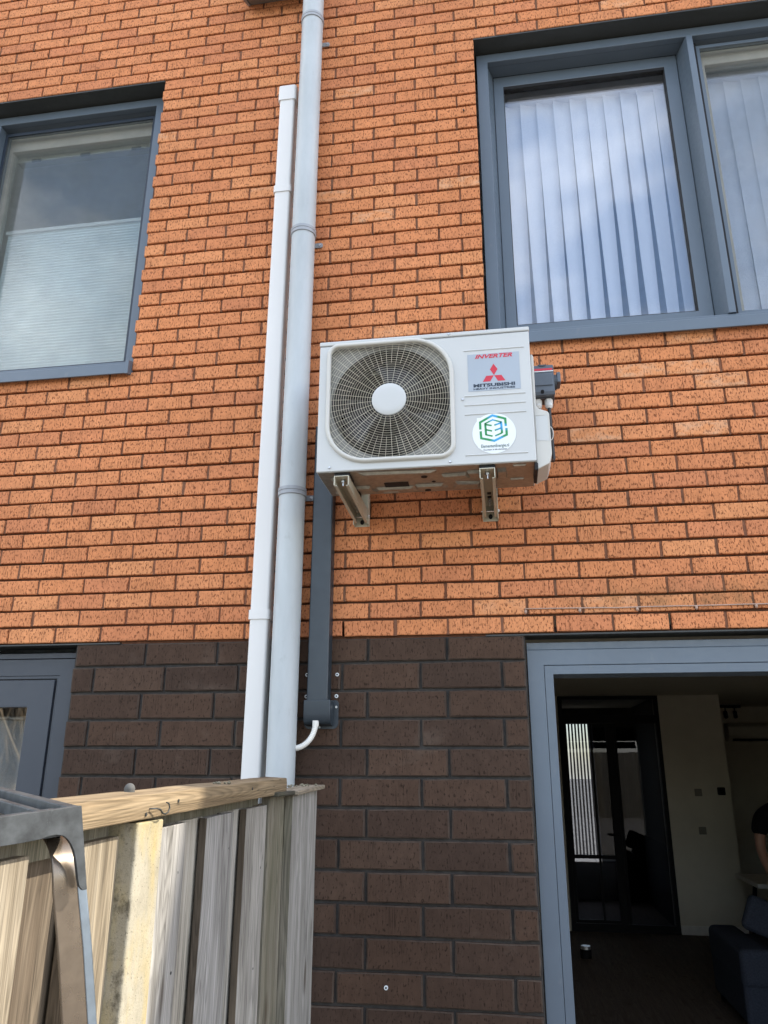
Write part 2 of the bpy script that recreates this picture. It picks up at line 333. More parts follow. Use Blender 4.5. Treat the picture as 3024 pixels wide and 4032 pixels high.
# ------------------------------------------------------------------ mesh helpers
WORLD = {}
class MB:
    def __init__(s): s.v = []; s.f = []
    def add(s, vs, fs):
        o = len(s.v); s.v += [tuple(v) for v in vs]; s.f += [tuple(i + o for i in f) for f in fs]; return s
    def box(s, x0, x1, y0, y1, z0, z1):
        return s.add([(x0, y0, z0), (x1, y0, z0), (x1, y1, z0), (x0, y1, z0), (x0, y0, z1), (x1, y0, z1), (x1, y1, z1), (x0, y1, z1)],
                     [(3, 2, 1, 0), (4, 5, 6, 7), (0, 1, 5, 4), (1, 2, 6, 5), (2, 3, 7, 6), (3, 0, 4, 7)])
    def prism(s, pts, a, b, axis):       # outline of 2D points extruded from a to b; axis 'y': (x,z)  'x': (y,z)  'z': (x,y)
        n = len(pts)
        def P(p, t): return {'y': (p[0], t, p[1]), 'x': (t, p[0], p[1]), 'z': (p[0], p[1], t)}[axis]
        vs = [P(p, a) for p in pts] + [P(p, b) for p in pts]
        tri = tessellate_polygon([[Vector((p[0], p[1], 0)) for p in pts]])
        fs = [tuple(t) for t in tri] + [tuple(i + n for i in reversed(t)) for t in tri]
        fs += [(i, (i + 1) % n, (i + 1) % n + n, i + n) for i in range(n)]
        return s.add(vs, fs)
    def ring(s, outer, inner, a, b):     # picture-frame outline in (x,z), same point count, extruded a..b in y
        n = len(outer)
        vs = [(p[0], a, p[1]) for p in outer] + [(p[0], a, p[1]) for p in inner] + [(p[0], b, p[1]) for p in outer] + [(p[0], b, p[1]) for p in inner]
        fs = []
        for i in range(n):
            j = (i + 1) % n
            fs += [(i, j, j + n, i + n), (i + 2*n, i + 3*n, j + 3*n, j + 2*n), (i, i + 2*n, j + 2*n, j), (i + n, j + n, j + 3*n, i + 3*n)]
        return s.add(vs, fs)
    def tube(s, path, r, n=8, closed=False, cap=True):
        P = [Vector(p) for p in path]; m = len(P); rr = r if hasattr(r, '__len__') else [r] * m
        T = []
        for i in range(m):
            a = P[i - 1] if (closed or i > 0) else P[i]; b = P[(i + 1) % m] if (closed or i < m - 1) else P[i]
            T.append((b - a).normalized())
        up = Vector((0, 0, 1)) if abs(T[0].z) < 0.9 else Vector((0, 1, 0))
        u = T[0].cross(up).normalized(); vs = []
        for i in range(m):
            u = (u - T[i] * u.dot(T[i])).normalized(); v = T[i].cross(u)
            vs += [P[i] + (u * math.cos(2*math.pi*k/n) + v * math.sin(2*math.pi*k/n)) * rr[i] for k in range(n)]
        fs = []
        for i in range(m if closed else m - 1):
            j = (i + 1) % m
            fs += [(i*n + k, i*n + (k+1) % n, j*n + (k+1) % n, j*n + k) for k in range(n)]
        if cap and not closed: fs += [tuple(range(n))[::-1], tuple((m-1)*n + k for k in range(n))]
        return s.add(vs, fs)
    def sphere(s, c, r, n=10, m=6, sz=1.0):
        vs = []; fs = []
        for i in range(m + 1):
            t = math.pi * i / m
            for k in range(n): vs.append((c[0] + r*math.sin(t)*math.cos(2*math.pi*k/n), c[1] + r*math.sin(t)*math.sin(2*math.pi*k/n), c[2] + r*sz*math.cos(t)))
        for i in range(m): fs += [(i*n + k, (i+1)*n + k, (i+1)*n + (k+1) % n, i*n + (k+1) % n) for k in range(n)]
        return s.add(vs, fs)
    def xform(s, fn): s.v = [tuple(fn(Vector(v))) for v in s.v]; return s
    def mesh(s, name, mat, org=(0, 0, 0), smooth=False):
        me = bpy.data.meshes.new(name); o = Vector(org)
        me.from_pydata([tuple(Vector(v) - o) for v in s.v], [], s.f); me.update()
        bm = bmesh.new(); bm.from_mesh(me); bmesh.ops.recalc_face_normals(bm, faces=bm.faces); bm.to_mesh(me); bm.free()
        if mat: me.materials.append(mat)
        if smooth:
            for p in me.polygons: p.use_smooth = True
        return me
    def build(s, name, mat, parent=None, bevel=0.0, seg=2, smooth=False, label=None, kind=None):
        org = WORLD.get(parent.name, Vector((0, 0, 0))) if parent else Vector((0, 0, 0))
        me = s.mesh(name, mat, org, smooth)
        o = bpy.data.objects.new(name, me); col.objects.link(o)
        if parent: o.parent = parent
        WORLD[o.name] = org
        if bevel:
            b = o.modifiers.new('bevel', 'BEVEL'); b.width = bevel; b.segments = seg; b.limit_method = 'ANGLE'; b.angle_limit = R(35); b.harden_normals = False
        if label: o['label'] = label
        if kind: o['kind'] = kind
        if smooth and bevel == 0 and False: pass
        return o

def thing(name, label, cat, loc=(0, 0, 0), group=None, kind=None):
    o = bpy.data.objects.new(name, None); col.objects.link(o); o.location = loc; o.empty_display_size = 0.1
    WORLD[o.name] = Vector(loc); o['label'] = label; o['category'] = cat
    if group: o['group'] = group
    if kind: o['kind'] = kind
    return o
def tag(o, label, cat, group=None):
    o['label'] = label; o['category'] = cat
    if group: o['group'] = group
    return o
def copy_tree(o, loc, label=None, parent=None):
    c = o.copy(); col.objects.link(c)
    if parent is None:
        c.location = loc
        if label: c['label'] = label
    else: c.parent = parent
    for ch in o.children: copy_tree(ch, None, None, c)
    return c
def smooth_by_angle(o, ang=40):
    me = o.data
    for p in me.polygons: p.use_smooth = True
    try: me.set_sharp_from_angle(angle=R(ang))
    except Exception: pass
    return o
def rrect(x0, x1, z0, z1, rs, n=8):      # rounded rectangle (x,z), corner radii BL, BR, TR, TL
    pts = []
    for (cx, cz, r, a0) in ((x0, z0, rs[0], 180), (x1, z0, rs[1], 270), (x1, z1, rs[2], 0), (x0, z1, rs[3], 90)):
        ccx = cx + r if cx == x0 else cx - r; ccz = cz + r if cz == z0 else cz - r
        for k in range(n + 1):
            a = R(a0 + 90 * k / n); pts.append((ccx + r * math.cos(a), ccz + r * math.sin(a)))
    return pts
def sheet_cells(xs, zs, holes, y):       # flat wall sheet in the xz plane with rectangular openings
    xs = sorted(set(xs + [h[0] for h in holes] + [h[1] for h in holes])); zs = sorted(set(zs + [h[2] for h in holes] + [h[3] for h in holes]))
    m = MB(); idx = {}
    def vid(x, z):
        if (x, z) not in idx: idx[(x, z)] = len(m.v); m.v.append((x, y, z))
        return idx[(x, z)]
    for a, b in zip(xs, xs[1:]):
        for c, d in zip(zs, zs[1:]):
            mxx, mz = (a + b) / 2, (c + d) / 2
            if any(h[0] < mxx < h[1] and h[2] < mz < h[3] for h in holes): continue
            m.f.append((vid(a, c), vid(b, c), vid(b, d), vid(a, d)))
    return m

# ------------------------------------------------------------------ ground
g = MB().add([(-120, -120, 0), (120, -120, 0), (120, 120, 0), (-120, 120, 0)], [(0, 1, 2, 3)]).build('ground', M['paving'], kind='structure')

# ------------------------------------------------------------------ the house
house = thing('brick_house', 'orange brick house with a dark brown brick ground floor and blue grey window frames', 'house')
Z0, CH, BL = 2.36, 0.0745, 0.22
HX0, HX1, HTOP = -4.2, 4.6, 6.9
WL = (-3.75, -1.325, 3.701, 5.563)       # upper left window opening
WR = (0.428, 2.75, 3.701, 5.563)         # upper right window opening
DOOR = (0.532, 3.1, 0.0, 2.352)
LW = (-3.0, -1.428, 0.05, 2.352)         # lower left window opening
weep = [(-0.2245, -0.2125), (0.6545, 0.6665), (1.0945, 1.1065), (1.5345, 1.5465), (-1.7655, -1.7535)]
weep_holes = [(a, b, Z0 + 0.006, Z0 + CH - 0.004) for a, b in weep]
wp2 = [(-1.4355, -1.4245, 43), (0.5995, 0.6115, 43), (1.4795, 1.4915, 43), (0.8745, 0.8855, 17), (1.0445, 1.0555, 16)]
weep_holes += [(a, b, Z0 + r*CH + 0.006, Z0 + r*CH + CH - 0.004) for a, b, r in wp2]
sheet = sheet_cells([HX0, HX1], [Z0 - 0.006, HTOP], [WL, WR] + weep_holes, 0.0190)
wall = sheet.build('wall', M['bedmortar'], house, label='orange brick upper wall')
plinth = sheet_cells([HX0, HX1], [0, Z0 - 0.006], [DOOR, LW], 0.0115).build('plinth_wall', M['dmortar'], house, label='dark brown brick ground floor wall')

def brick_mesh(name, w, h, mat, seed, jit=0.0011, ch=0.0032, depth=0.03):
    rng = random.Random(seed)
    m = MB(); j = lambda a=jit: rng.uniform(-a, a)
    hw, hh = w/2, h/2
    out = [(-hw, -hh), (-hw*0.33, -hh), (hw*0.36, -hh), (hw, -hh), (hw, 0), (hw, hh), (hw*0.3, hh), (-hw*0.35, hh), (-hw, hh), (-hw, 0)]
    out = [(x + j(), z + j()) for x, z in out]
    inn = []
    for (x, z) in out:
        fx = (hw - ch - rng.uniform(0, ch)) / hw; fz = (hh - ch*0.7 - rng.uniform(0, ch*0.7)) / hh
        inn.append((x * fx, z * fz))
    n = len(out)
    vs = [(x, 0, z) for x, z in inn] + [(x, ch*0.8 + j(0.0008), z) for x, z in out] + [(x, depth, z) for x, z in out]
    fs = [tuple(range(n))]
    for i in range(n):
        k = (i+1) % n
        fs += [(i, i+n, k+n, k), (i+n, i+2*n, k+2*n, k+n)]
    m.add(vs, fs); return m

def intervals(lo, hi, cuts):
    segs = [(lo, hi)]
    for a, b in cuts:
        ns = []
        for s0, s1 in segs:
            if b <= s0 or a >= s1: ns.append((s0, s1)); continue
            if a > s0: ns.append((s0, a))
            if b < s1: ns.append((b, s1))
        segs = ns
    return segs
Mv = cam.matrix_basis.inverted() if False else Matrix.LocRotScale(cam.location, cam.rotation_euler, None).inverted()
def to_px(p):
    q = Mv @ Vector(p); return (1512 + 3031.1*q.x/-q.z, 2016 - 3031.1*q.y/-q.z, -q.z)
BRK = []
BX0, BX1, NROW = -3.4, 3.6, 61
jr = random.Random(17)
for r in range(NROW):
    zc = Z0 + (r + 0.5) * CH + (jr.uniform(-0.0012, 0.0012) if r else 0); pj = jr.uniform(-0.003, 0.003)
    cuts = [(a, b) for (a, b, z0, z1) in (WL, WR) if z0 - 0.01 < zc < z1 + 0.01]
    par = r % 2
    k = math.floor(BX0 / 0.22) - 1
    while True:
        nj = jr.gauss(0, 0.0032); x0 = (k*2 + par) * 0.11 + 0.0055 + pj; x1 = (k*2 + par) * 0.11 + 0.2145 + nj; pj = nj; k += 1
        if x0 > BX1: break
        for a, b in intervals(x0, x1, cuts):
            if b - a > 0.02: BRK.append((a, b, zc))
vis = []
for i, (a, b, zc) in enumerate(BRK):
    u, v, d = to_px(((a+b)/2, 0, zc))
    inside = 0 < u < 3024 and 0 < v < 4032
    hid = (690/1659*3024 < u < 1145/1659*3024 and 740*1.823 < v < 1005*1.823)
    vis.append((0 if (inside and not hid) else 1, d, i))
vis.sort()
single = set(i for _, _, i in vis[:300])
bcache = {}
rng = random.Random(3)
joined = MB()
for i, (a, b, zc) in enumerate(BRK):
    w = round((b - a)*400)/400
    yo = rng.uniform(-0.0016, 0.0016); tilt = rng.gauss(0, 0.0035); hh = CH - 0.011
    jx, jz = rng.uniform(-0.0012, 0.0012), rng.uniform(-0.0012, 0.0012)
    if i in single:
        key = (w, rng.randrange(5))
        if key not in bcache: bcache[key] = brick_mesh('brick', w, hh, M['brick'], hash(key) % 9999).mesh('brick', M['brick'])
        o = bpy.data.objects.new('brick', bcache[key]); col.objects.link(o); o.parent = wall
        o.location = ((a+b)/2 + jx, yo, zc + jz); o.rotation_euler = (rng.gauss(0, 0.006), tilt, rng.gauss(0, 0.004))
    else:
        m = brick_mesh('b', w, hh, None, i)
        ct, st = math.cos(tilt), math.sin(tilt)
        joined.add([((a+b)/2 + jx + v[0]*ct + v[2]*st, v[1] + yo, zc + jz - v[0]*st + v[2]*ct) for v in m.v], m.f)
hj = MB(); hrg = random.Random(5)
for (a, b, zc), (a2, b2, zc2) in zip(BRK, BRK[1:]):
    if zc != zc2 or not 0.004 < a2 - b < 0.02: continue
    if any(h[0] - 0.004 < (b + a2)/2 < h[1] + 0.004 and h[2] - 0.01 < zc < h[3] + 0.01 for h in weep_holes): continue
    yy = hrg.uniform(0.004, 0.009)
    hj.box(b - 0.003, a2 + 0.003, yy, 0.0188, zc - 0.0335 + hrg.uniform(0, 0.003), zc + 0.0335 - hrg.uniform(0, 0.002))
hj.build('head_joint_mortar', M['mortar'], wall)
joined.build('brick_courses', M['brick_i'], wall, kind='stuff')

# dark bricks: one third bond below
DM, DH = 0.328, 0.1125
JZ = [2.2554 - DH*k for k in range(22)]
dcache = {}
def worn(me):
    me.materials.append(M['dedge'])
    for p in me.polygons:
        if -0.97 < p.normal.y < -0.2: p.material_index = 1
for r in range(18):
    ztop = 2.352 if r == 0 else JZ[r-1] - 0.0055; zbot = JZ[r] + 0.0055
    if zbot < 0.05: break
    zc, hh = (ztop + zbot)/2, ztop - zbot
    if r % 2 == 0: js = [-1.426 + DM*k for k in range(-6, 7)] + [0.532]
    else: js = [-1.3274 - DM*k for k in range(6, 0, -1)] + [-1.3274, -0.9994, -0.6714, -0.5513, -0.2233, 0.105, 0.433, 0.532]
    js = sorted(js) + ([3.1 + DM*k for k in range(0, 5)] if r % 2 == 0 else [3.1 + 0.109] + [3.209 + DM*k for k in range(1, 5)])
    for a, b in zip(js, js[1:]):
        lo = a + 0.0055; hi = b - 0.0055
        if a >= 0.531 and a < 0.55: continue
        for s0, s1 in intervals(lo, hi, [(LW[0], LW[1]), (DOOR[0], DOOR[1])]):
            if s1 - s0 < 0.03 or s1 < -3.4 or s0 > 4.2: continue
            key = (round(s1-s0, 3), round(hh, 3), rng.randrange(4))
            if key not in dcache: dcache[key] = brick_mesh('dark_brick', key[0], key[1], M['dbrick'], hash(key) % 9999, 0.0016, 0.004).mesh('dark_brick', M['dbrick']); worn(dcache[key])
            o = bpy.data.objects.new('dark_brick', dcache[key]); col.objects.link(o); o.parent = plinth
            o.location = ((s0+s1)/2, rng.uniform(-0.0015, 0.0015), zc); o.rotation_euler = (rng.gauss(0, 0.004), rng.gauss(0, 0.002), rng.gauss(0, 0.003))

# shell: side walls, back wall with an opening added to light the hall blind, roof, cavity closers
sh = MB()
sh.box(HX0 - 0.2, HX0, 0.012, 9.6, 0, HTOP); sh.box(HX1 + 2.0, HX1 + 2.2, 0.0, 9.6, 0, HTOP)
sh.box(HX1, HX1 + 2.0, 0.0, 0.3, 0, HTOP)
sh.build('side_wall', M['mortar'], house)
bw = sheet_cells([HX0, HX1 + 2.0], [0, HTOP], [(1.30, 1.72, 0.50, 2.48)], 9.6); bw.build('back_wall', M['mortar'], house)
MB().box(HX0 - 0.25, HX1 + 2.25, -0.012, 9.7, HTOP, HTOP + 0.06).build('roof', M['lintel'], house)

# lintels over the openings: steel angle with a visible soffit
for nm, (a, b, z, d) in (('left', (WL[0], WL[1], WL[3], 0.14)), ('right', (WR[0], WR[1], WR[3], 0.14))):
    MB().box(a, b, 0.004, d, z - 0.004, z + 0.004).build('lintel', M['lintel'], house)
MB().box(LW[0], -1.22, -0.002, 0.12, 2.3525, 2.3585).build('lintel', M['lintel'], house)
MB().box(0.375, 3.3, -0.002, 0.12, 2.3525, 2.3585).build('lintel', M['lintel'], house)

# reveal linings behind brick edges (dark gaps)
def lining(a, b, z0, z1, y0, y1):
    m = MB(); m.box(a - 0.03, a, y0, y1, z0, z1); m.box(b, b + 0.03, y0, y1, z0, z1); m.box(a - 0.03, b + 0.03, y0, y1, z1 + 0.005, z1 + 0.03); m.box(a - 0.03, b + 0.03, y0, y1, z0 - 0.03, z0)
    m.build('reveal_lining', M['gasket'], house)
lining(WL[0], WL[1], WL[2], WL[3], 0.031, 0.3); lining(WR[0], WR[1], WR[2], WR[3], 0.031, 0.3)
lining(DOOR[0], DOOR[1], 0.0, 2.36, 0.031, 0.12); lining(LW[0], LW[1], 0.0, 2.36, 0.031, 0.2)

def frame_box(x0, x1, z0, z1, wl, wr, wb, wt, y0, y1):
    m = MB()
    m.ring([(x0, z0), (x1, z0), (x1, z1), (x0, z1)], [(x0 + wl, z0 + wb), (x1 - wr, z0 + wb), (x1 - wr, z1 - wt), (x0 + wl, z1 - wt)], y0, y1); return m
def pane(x0, x1, z0, z1, y):
    return MB().box(x0, x1, y, y + 0.006, z0, z1)

# --- upper right window
wr = MB()
fr_ = frame_box(0.4385, 2.735, 3.715, 5.551, 0.060, 0.06, 0.105, 0.055, 0.10, 0.135)
win = fr_.build('window', M['frame'], house, bevel=0.003, label='wide blue grey window with white vertical blinds')
# splayed inner reveal of the deep frame
sp = MB(); O = [(0.4985, 3.82), (2.675, 3.82), (2.675, 5.496), (0.4985, 5.496)]; I = [(0.5246, 3.873), (2.65, 3.873), (2.65, 5.4957), (0.5246, 5.4957)]
sp.add([(x, 0.1345, z) for x, z in O] + [(x, 0.205, z) for x, z in I], [(0, 1, 5, 4), (1, 2, 6, 5), (2, 3, 7, 6), (3, 0, 4, 7)])
sp.build('frame_reveal', M['frame'], win)
MB().prism([(1.531, 0.092), (1.562, 0.092), (1.575, 0.145), (1.580, 0.24), (1.503, 0.24), (1.5045, 0.205)], 3.822, 5.4935, 'z').build('mullion', M['frame'], win, bevel=0.002)
s1 = frame_box(0.5265, 1.5015, 3.8745, 5.494, 0.0535, 0.068, 0.038, 0.0725, 0.205, 0.255).build('sash', M['frame'], win, bevel=0.003)
gk = frame_box(0.578, 1.4355, 3.911, 5.4235, 0.005, 0.006, 0.004, 0.020, 0.206, 0.24).build('gasket', M['gasket'], win)
MB().box(0.582, 1.43, 0.226, 0.232, 3.914, 5.405).build('pane', M['glass_r'], win)
MB().box(1.5765, 1.5885, 0.145, 0.2, 3.824, 5.494).build('gasket', M['gasket'], win)
scf = frame_box(1.590, 2.66, 3.845, 5.478, 0.018, 0.018, 0.016, 0.020, 0.150, 0.168).build('insect_screen', M['frame'], win, bevel=0.0015)
MB().box(1.606, 2.644, 0.158, 0.1585, 3.860, 5.460).build('screen_mesh', M['screen'], win)
s2 = frame_box(1.584, 2.66, 3.83, 5.49, 0.055, 0.055, 0.05, 0.09, 0.205, 0.255).build('sash', M['upvc'], win, bevel=0.003)
MB().box(1.639, 2.605, 0.226, 0.232, 3.88, 5.40).build('pane', M['glass_r'], win)
sill = MB().prism([(0.10, 3.770), (0.10, 3.715), (-0.024, 3.690), (-0.024, 3.676), (-0.034, 3.676), (-0.034, 3.728)], 0.43, 2.74, 'x').build('sill', M['frame'], win, bevel=0.0015)

# --- upper left window
fr_ = frame_box(-3.72, -1.347, 3.715, 5.551, 0.06, 0.0665, 0.105, 0.055, 0.10, 0.135)
winl = fr_.build('window', M['frame'], house, bevel=0.003, label='blue grey window with an insect screen and a half raised pleated blind')
sp = MB(); O = [(-3.66, 3.82), (-1.4135, 3.82), (-1.4135, 5.496), (-3.66, 5.496)]; I = [(-3.66, 3.824), (-1.4165, 3.824), (-1.4165, 5.4957), (-3.66, 5.4957)]
sp.add([(x, 0.1345, z) for x, z in O] + [(x, 0.205, z) for x, z in I], [(0, 1, 5, 4), (1, 2, 6, 5), (2, 3, 7, 6), (3, 0, 4, 7)])
sp.build('frame_reveal', M['frame'], winl)
MB().box(-2.475, -2.400, 0.098, 0.24, 3.822, 5.4935).build('mullion', M['frame'], winl, bevel=0.003)
frame_box(-2.400, -1.4175, 3.825, 5.478, 0.016, 0.036, 0.030, 0.022, 0.150, 0.168).build('insect_screen', M['navy'], winl, bevel=0.0015)
MB().box(-2.386, -1.452, 0.158, 0.1585, 3.852, 5.460).build('screen_mesh', M['screen'], winl)
frame_box(-2.40, -1.432, 3.83, 5.49, 0.022, 0.045, 0.032, 0.10, 0.205, 0.255).build('sash', M['upvc'], winl, bevel=0.003)
MB().box(-2.38, -1.46, 0.226, 0.232, 3.85, 5.40).build('pane', M['glass'], winl)
frame_box(-3.66, -2.475, 3.83, 5.49, 0.06, 0.06, 0.06, 0.08, 0.205, 0.255).build('sash', M['frame'], winl, bevel=0.003)
MB().box(-3.60, -2.535, 0.226, 0.232, 3.89, 5.41).build('pane', M['glass_r'], winl)
MB().prism([(0.10, 3.770), (0.10, 3.715), (-0.024, 3.690), (-0.024, 3.676), (-0.034, 3.676), (-0.034, 3.728)], -3.72, -1.335, 'x').build('sill', M['frame'], winl, bevel=0.0015)
MB().prism([(0.06, 3.775), (0.06, 3.695), (-0.036, 3.672), (-0.036, 3.745)], -1.335, -1.318, 'x').build('sill_end', M['frame'], winl, bevel=0.0015)

# --- lower left window (door height)
YF = 0.07
win3 = frame_box(LW[0] + 0.01, -1.436, 0.06, 2.302, 0.09, 0.093, 0.09, 0.074, YF, YF + 0.07).build('window', M['frame_d'], house, bevel=0.002, label='dark slate window with a light curtain behind the pane')
MB().box(LW[0] + 0.01, -1.436, YF, YF + 0.06, 2.3045, 2.329).build('head_trim', M['frame_d'], win3, bevel=0.002)
frame_box(LW[0] + 0.10, -1.529, 0.15, 2.228, 0.012, 0.012, 0.012, 0.013, YF + 0.004, YF + 0.06).build('rebate', M['frame_d'], win3, bevel=0.001)
frame_box(LW[0] + 0.118, -1.547, 0.168, 2.209, 0.105, 0.116, 0.11, 0.117, YF - 0.004, YF + 0.05).build('sash', M['frame_d'], win3, bevel=0.002)
frame_box(LW[0] + 0.112, -1.541, 0.162, 2.215, 0.008, 0.008, 0.008, 0.008, YF + 0.01, YF + 0.05).build('gasket', M['gasket'], win3)
MB().box(LW[0] + 0.22, -1.66, YF + 0.018, YF + 0.024, 0.275, 2.095).build('pane', M['glass_r'], win3)

# --- sliding door frame
dr = MB(); y0 = 0.05
dr.prism([(0.537, 0.0), (0.602, 0.0), (0.602, 2.2385), (3.05, 2.2385), (3.05, 2.300), (0.537, 2.300)], y0, y0 + 0.07, 'y')
door = dr.build('sliding_door_frame', M['frame'], house, bevel=0.0015, label='blue grey frame of the open sliding door')
MB().box(0.537, 3.05, y0 + 0.008, y0 + 0.07, 2.3015, 2.331).build('head_trim', M['frame'], door, bevel=0.0015)
MB().prism([(0.6035, 0.0), (0.6375, 0.0), (0.6375, 2.202), (3.05, 2.202), (3.05, 2.237), (0.6035, 2.237)], y0 + 0.003, y0 + 0.16, 'y').build('inner_frame', M['frame'], door, bevel=0.0015)
MB().box(0.60, 3.05, 0.05, 0.30, 0.0, 0.03).build('threshold', M['frame_d'], door)

# ------------------------------------------------------------------ rooms behind the openings
def room(x0, x1, ya, yb, z0, z1, wmat, cmat, fmat, nm):
    o = []
    MB().box(x0 - 0.1, x1 + 0.1, yb, yb + 0.1, z0, z1).build('wall', wmat, kind='structure')
    MB().box(x0 - 0.1, x0, ya, yb, z0, z1).build('wall', wmat, kind='structure')
    MB().box(x1, x1 + 0.1, ya, yb, z0, z1).build('wall', wmat, kind='structure')
    MB().box(x0 - 0.1, x1 + 0.1, ya, yb + 0.1, z1, z1 + 0.1).build('ceiling', cmat, kind='structure')
    MB().box(x0 - 0.1, x1 + 0.1, ya, yb + 0.1, z0 - 0.1, z0).build('floor', fmat, kind='structure')
room(-3.9, -0.75, 0.301, 3.4, 3.0, 5.62, M['inroom'], M['inroom'], M['floorw'], 'l')
room(0.2, 3.0, 0.301, 3.4, 3.0, 5.62, M['inroom'], M['inroom'], M['floorw'], 'r')
room(-3.2, -1.25, 0.21, 2.6, 0.001, 2.6, M['inroom'], M['inroom'], M['floorw'], 'll')
# living room
LX0, LX1 = 0.3, 5.2
MB().box(LX0 - 0.1, LX1 + 0.1, 0.125, 9.5, -0.1, 0.004).build('floor', M['floorw'], kind='structure')
MB().box(LX0 - 0.1, LX1 + 0.1, 0.125, 9.5, 2.70, 2.80).build('ceiling', M['offw'], kind='structure')
MB().box(LX0 - 0.1, LX0, 0.125, 7.2, 0, 2.7).build('wall', M['taupe'], kind='structure')
MB().box(LX1, LX1 + 0.1, 0.125, 9.5, 0, 2.7).build('wall', M['taupe'], kind='structure')
MB().box(3.10, LX1 + 0.1, 0.125, 0.2, 0, 2.7).build('wall', M['taupe'], kind='structure')
MB().box(LX0, 1.075, 7.2, 7.32, 0, 2.7).build('wall', M['taupe'], kind='structure')
MB().box(2.315, 3.05, 7.2, 7.6, 0, 2.7).build('wall', M['taupe'], kind='structure')
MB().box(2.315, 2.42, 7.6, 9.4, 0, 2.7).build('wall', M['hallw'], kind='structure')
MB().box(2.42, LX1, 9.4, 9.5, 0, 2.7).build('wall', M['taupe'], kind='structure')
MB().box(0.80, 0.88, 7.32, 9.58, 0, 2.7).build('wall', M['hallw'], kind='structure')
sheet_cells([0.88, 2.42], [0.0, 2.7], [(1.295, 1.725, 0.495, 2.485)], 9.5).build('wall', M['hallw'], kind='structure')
MB().box(2.316, 3.049, 7.186, 7.2, 0.005, 0.10).build('skirting_board', M['skirt'], kind='structure')
MB().box(0.64, 3.05, 0.21, 0.9, 2.62, 2.70).build('ceiling_bulkhead', M['offw'], kind='structure')

# steel framed glass door to the hall
sdoor = thing('steel_glass_door', 'black steel framed glass door across the back of the dark living room', 'door', (1.08, 7.2, 0))
fm = MB(); fm.ring([(1.078, 0.006), (2.312, 0.006), (2.312, 2.697), (1.078, 2.697)], [(1.13, 0.09), (2.265, 0.09), (2.265, 2.655), (1.13, 2.655)], 7.19, 7.25)
fm.box(1.13, 2.265, 7.19, 7.25, 2.365, 2.46); fm.build('frame', M['black'], sdoor)
lf = MB(); lf.ring([(1.132, 0.095), (1.74, 0.095), (1.74, 2.362), (1.132, 2.362)], [(1.165, 0.13), (1.645, 0.13), (1.645, 2.355), (1.165, 2.355)], 7.2, 7.24)
lf.box(1.165, 1.645, 7.2, 7.24, 0.79, 0.83); lf.box(1.452, 1.478, 7.2, 7.24, 0.13, 2.355); lf.build('door_leaf', M['black'], sdoor)
MB().box(1.742, 1.775, 7.2, 7.24, 0.095, 2.362).build('stile', M['black'], sdoor)
MB().tube([(1.70, 7.17, 1.06), (1.70, 7.15, 1.06), (1.58, 7.15, 1.06)], 0.011, 8).build('handle', M['black'], sdoor)
for a, b, c, d in ((1.165, 1.645, 0.13, 2.355), (1.775, 2.265, 0.09, 2.365), (1.13, 2.265, 2.46, 2.655)):
    MB().box(a, b, 7.218, 7.224, c, d).build('pane', M['glass_d'], sdoor)
# made-up vertical blind standing in for striped reflections, lit through the added opening
vb = thing('reflection_blind', 'made-up striped blind standing in for reflections in the glass door', 'blind', (1.35, 8.3, 0))
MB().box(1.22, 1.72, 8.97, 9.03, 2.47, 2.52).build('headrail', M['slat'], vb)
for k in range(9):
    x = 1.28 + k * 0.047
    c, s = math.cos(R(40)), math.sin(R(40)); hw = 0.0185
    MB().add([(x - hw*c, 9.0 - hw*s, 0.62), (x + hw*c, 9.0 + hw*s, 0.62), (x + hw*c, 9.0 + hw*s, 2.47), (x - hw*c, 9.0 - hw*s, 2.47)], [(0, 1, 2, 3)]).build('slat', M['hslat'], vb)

# wall fittings, indoor unit, spots
th = thing('thermostat', 'square black thermostat on the taupe wall', 'thermostat', (2.937, 7.198, 1.57))
MB().prism(rrect(2.898, 2.984, 1.522, 1.612, [0.012]*4, 4), 7.172, 7.199, 'y').build('body', M['black'], th, bevel=0.003)
MB().prism(rrect(2.914, 2.968, 1.538, 1.596, [0.004]*4, 3), 7.170, 7.1715, 'y').build('display', M['glass_d'], th)
def plate(x, z, lab):
    t = thing('wall_switch', lab, 'switch', (x, 7.199, z), 'switch plates on the taupe wall')
    MB().box(x - 0.042, x + 0.042, 7.188, 7.199, z - 0.042, z + 0.042).build('cover_plate', M['plate'], t, bevel=0.003)
    MB().box(x - 0.026, x + 0.026, 7.183, 7.1878, z - 0.026, z + 0.026).build('rocker', M['plate'], t, bevel=0.002)
plate(2.676, 1.55, 'taupe switch plate beside the black thermostat'); plate(2.675, 1.122, 'taupe socket plate below the other wall plate')
iu = thing('indoor_unit', 'long pale air conditioner on the wall at the far right of the room', 'air conditioner', (4.1, 9.39, 2.28))
MB().prism([(9.395, 2.20), (9.395, 2.45), (9.25, 2.45), (9.17, 2.40), (9.17, 2.27), (9.25, 2.20)], 3.62, 4.5, 'x').build('casing', M['offw'], iu, bevel=0.01)
MB().box(3.68, 4.44, 9.185, 9.24, 2.205, 2.235).build('outlet_flap', M['black'], iu)
sl = thing('ceiling_spot', 'black twin spotlight bar under the ceiling of the back room', 'spotlight', (3.62, 9.0, 2.65))
MB().box(3.50, 3.78, 8.97, 9.03, 2.66, 2.699).build('bar', M['black'], sl)
for dx in (3.57, 3.70):
    MB().tube([(dx, 9.0, 2.66), (dx, 9.0, 2.60)], 0.008, 6).build('stem', M['black'], sl)
    MB().tube([(dx - 0.01, 8.97, 2.60), (dx + 0.01, 9.03, 2.53)], 0.028, 10).build('lamp_head', M['black'], sl)
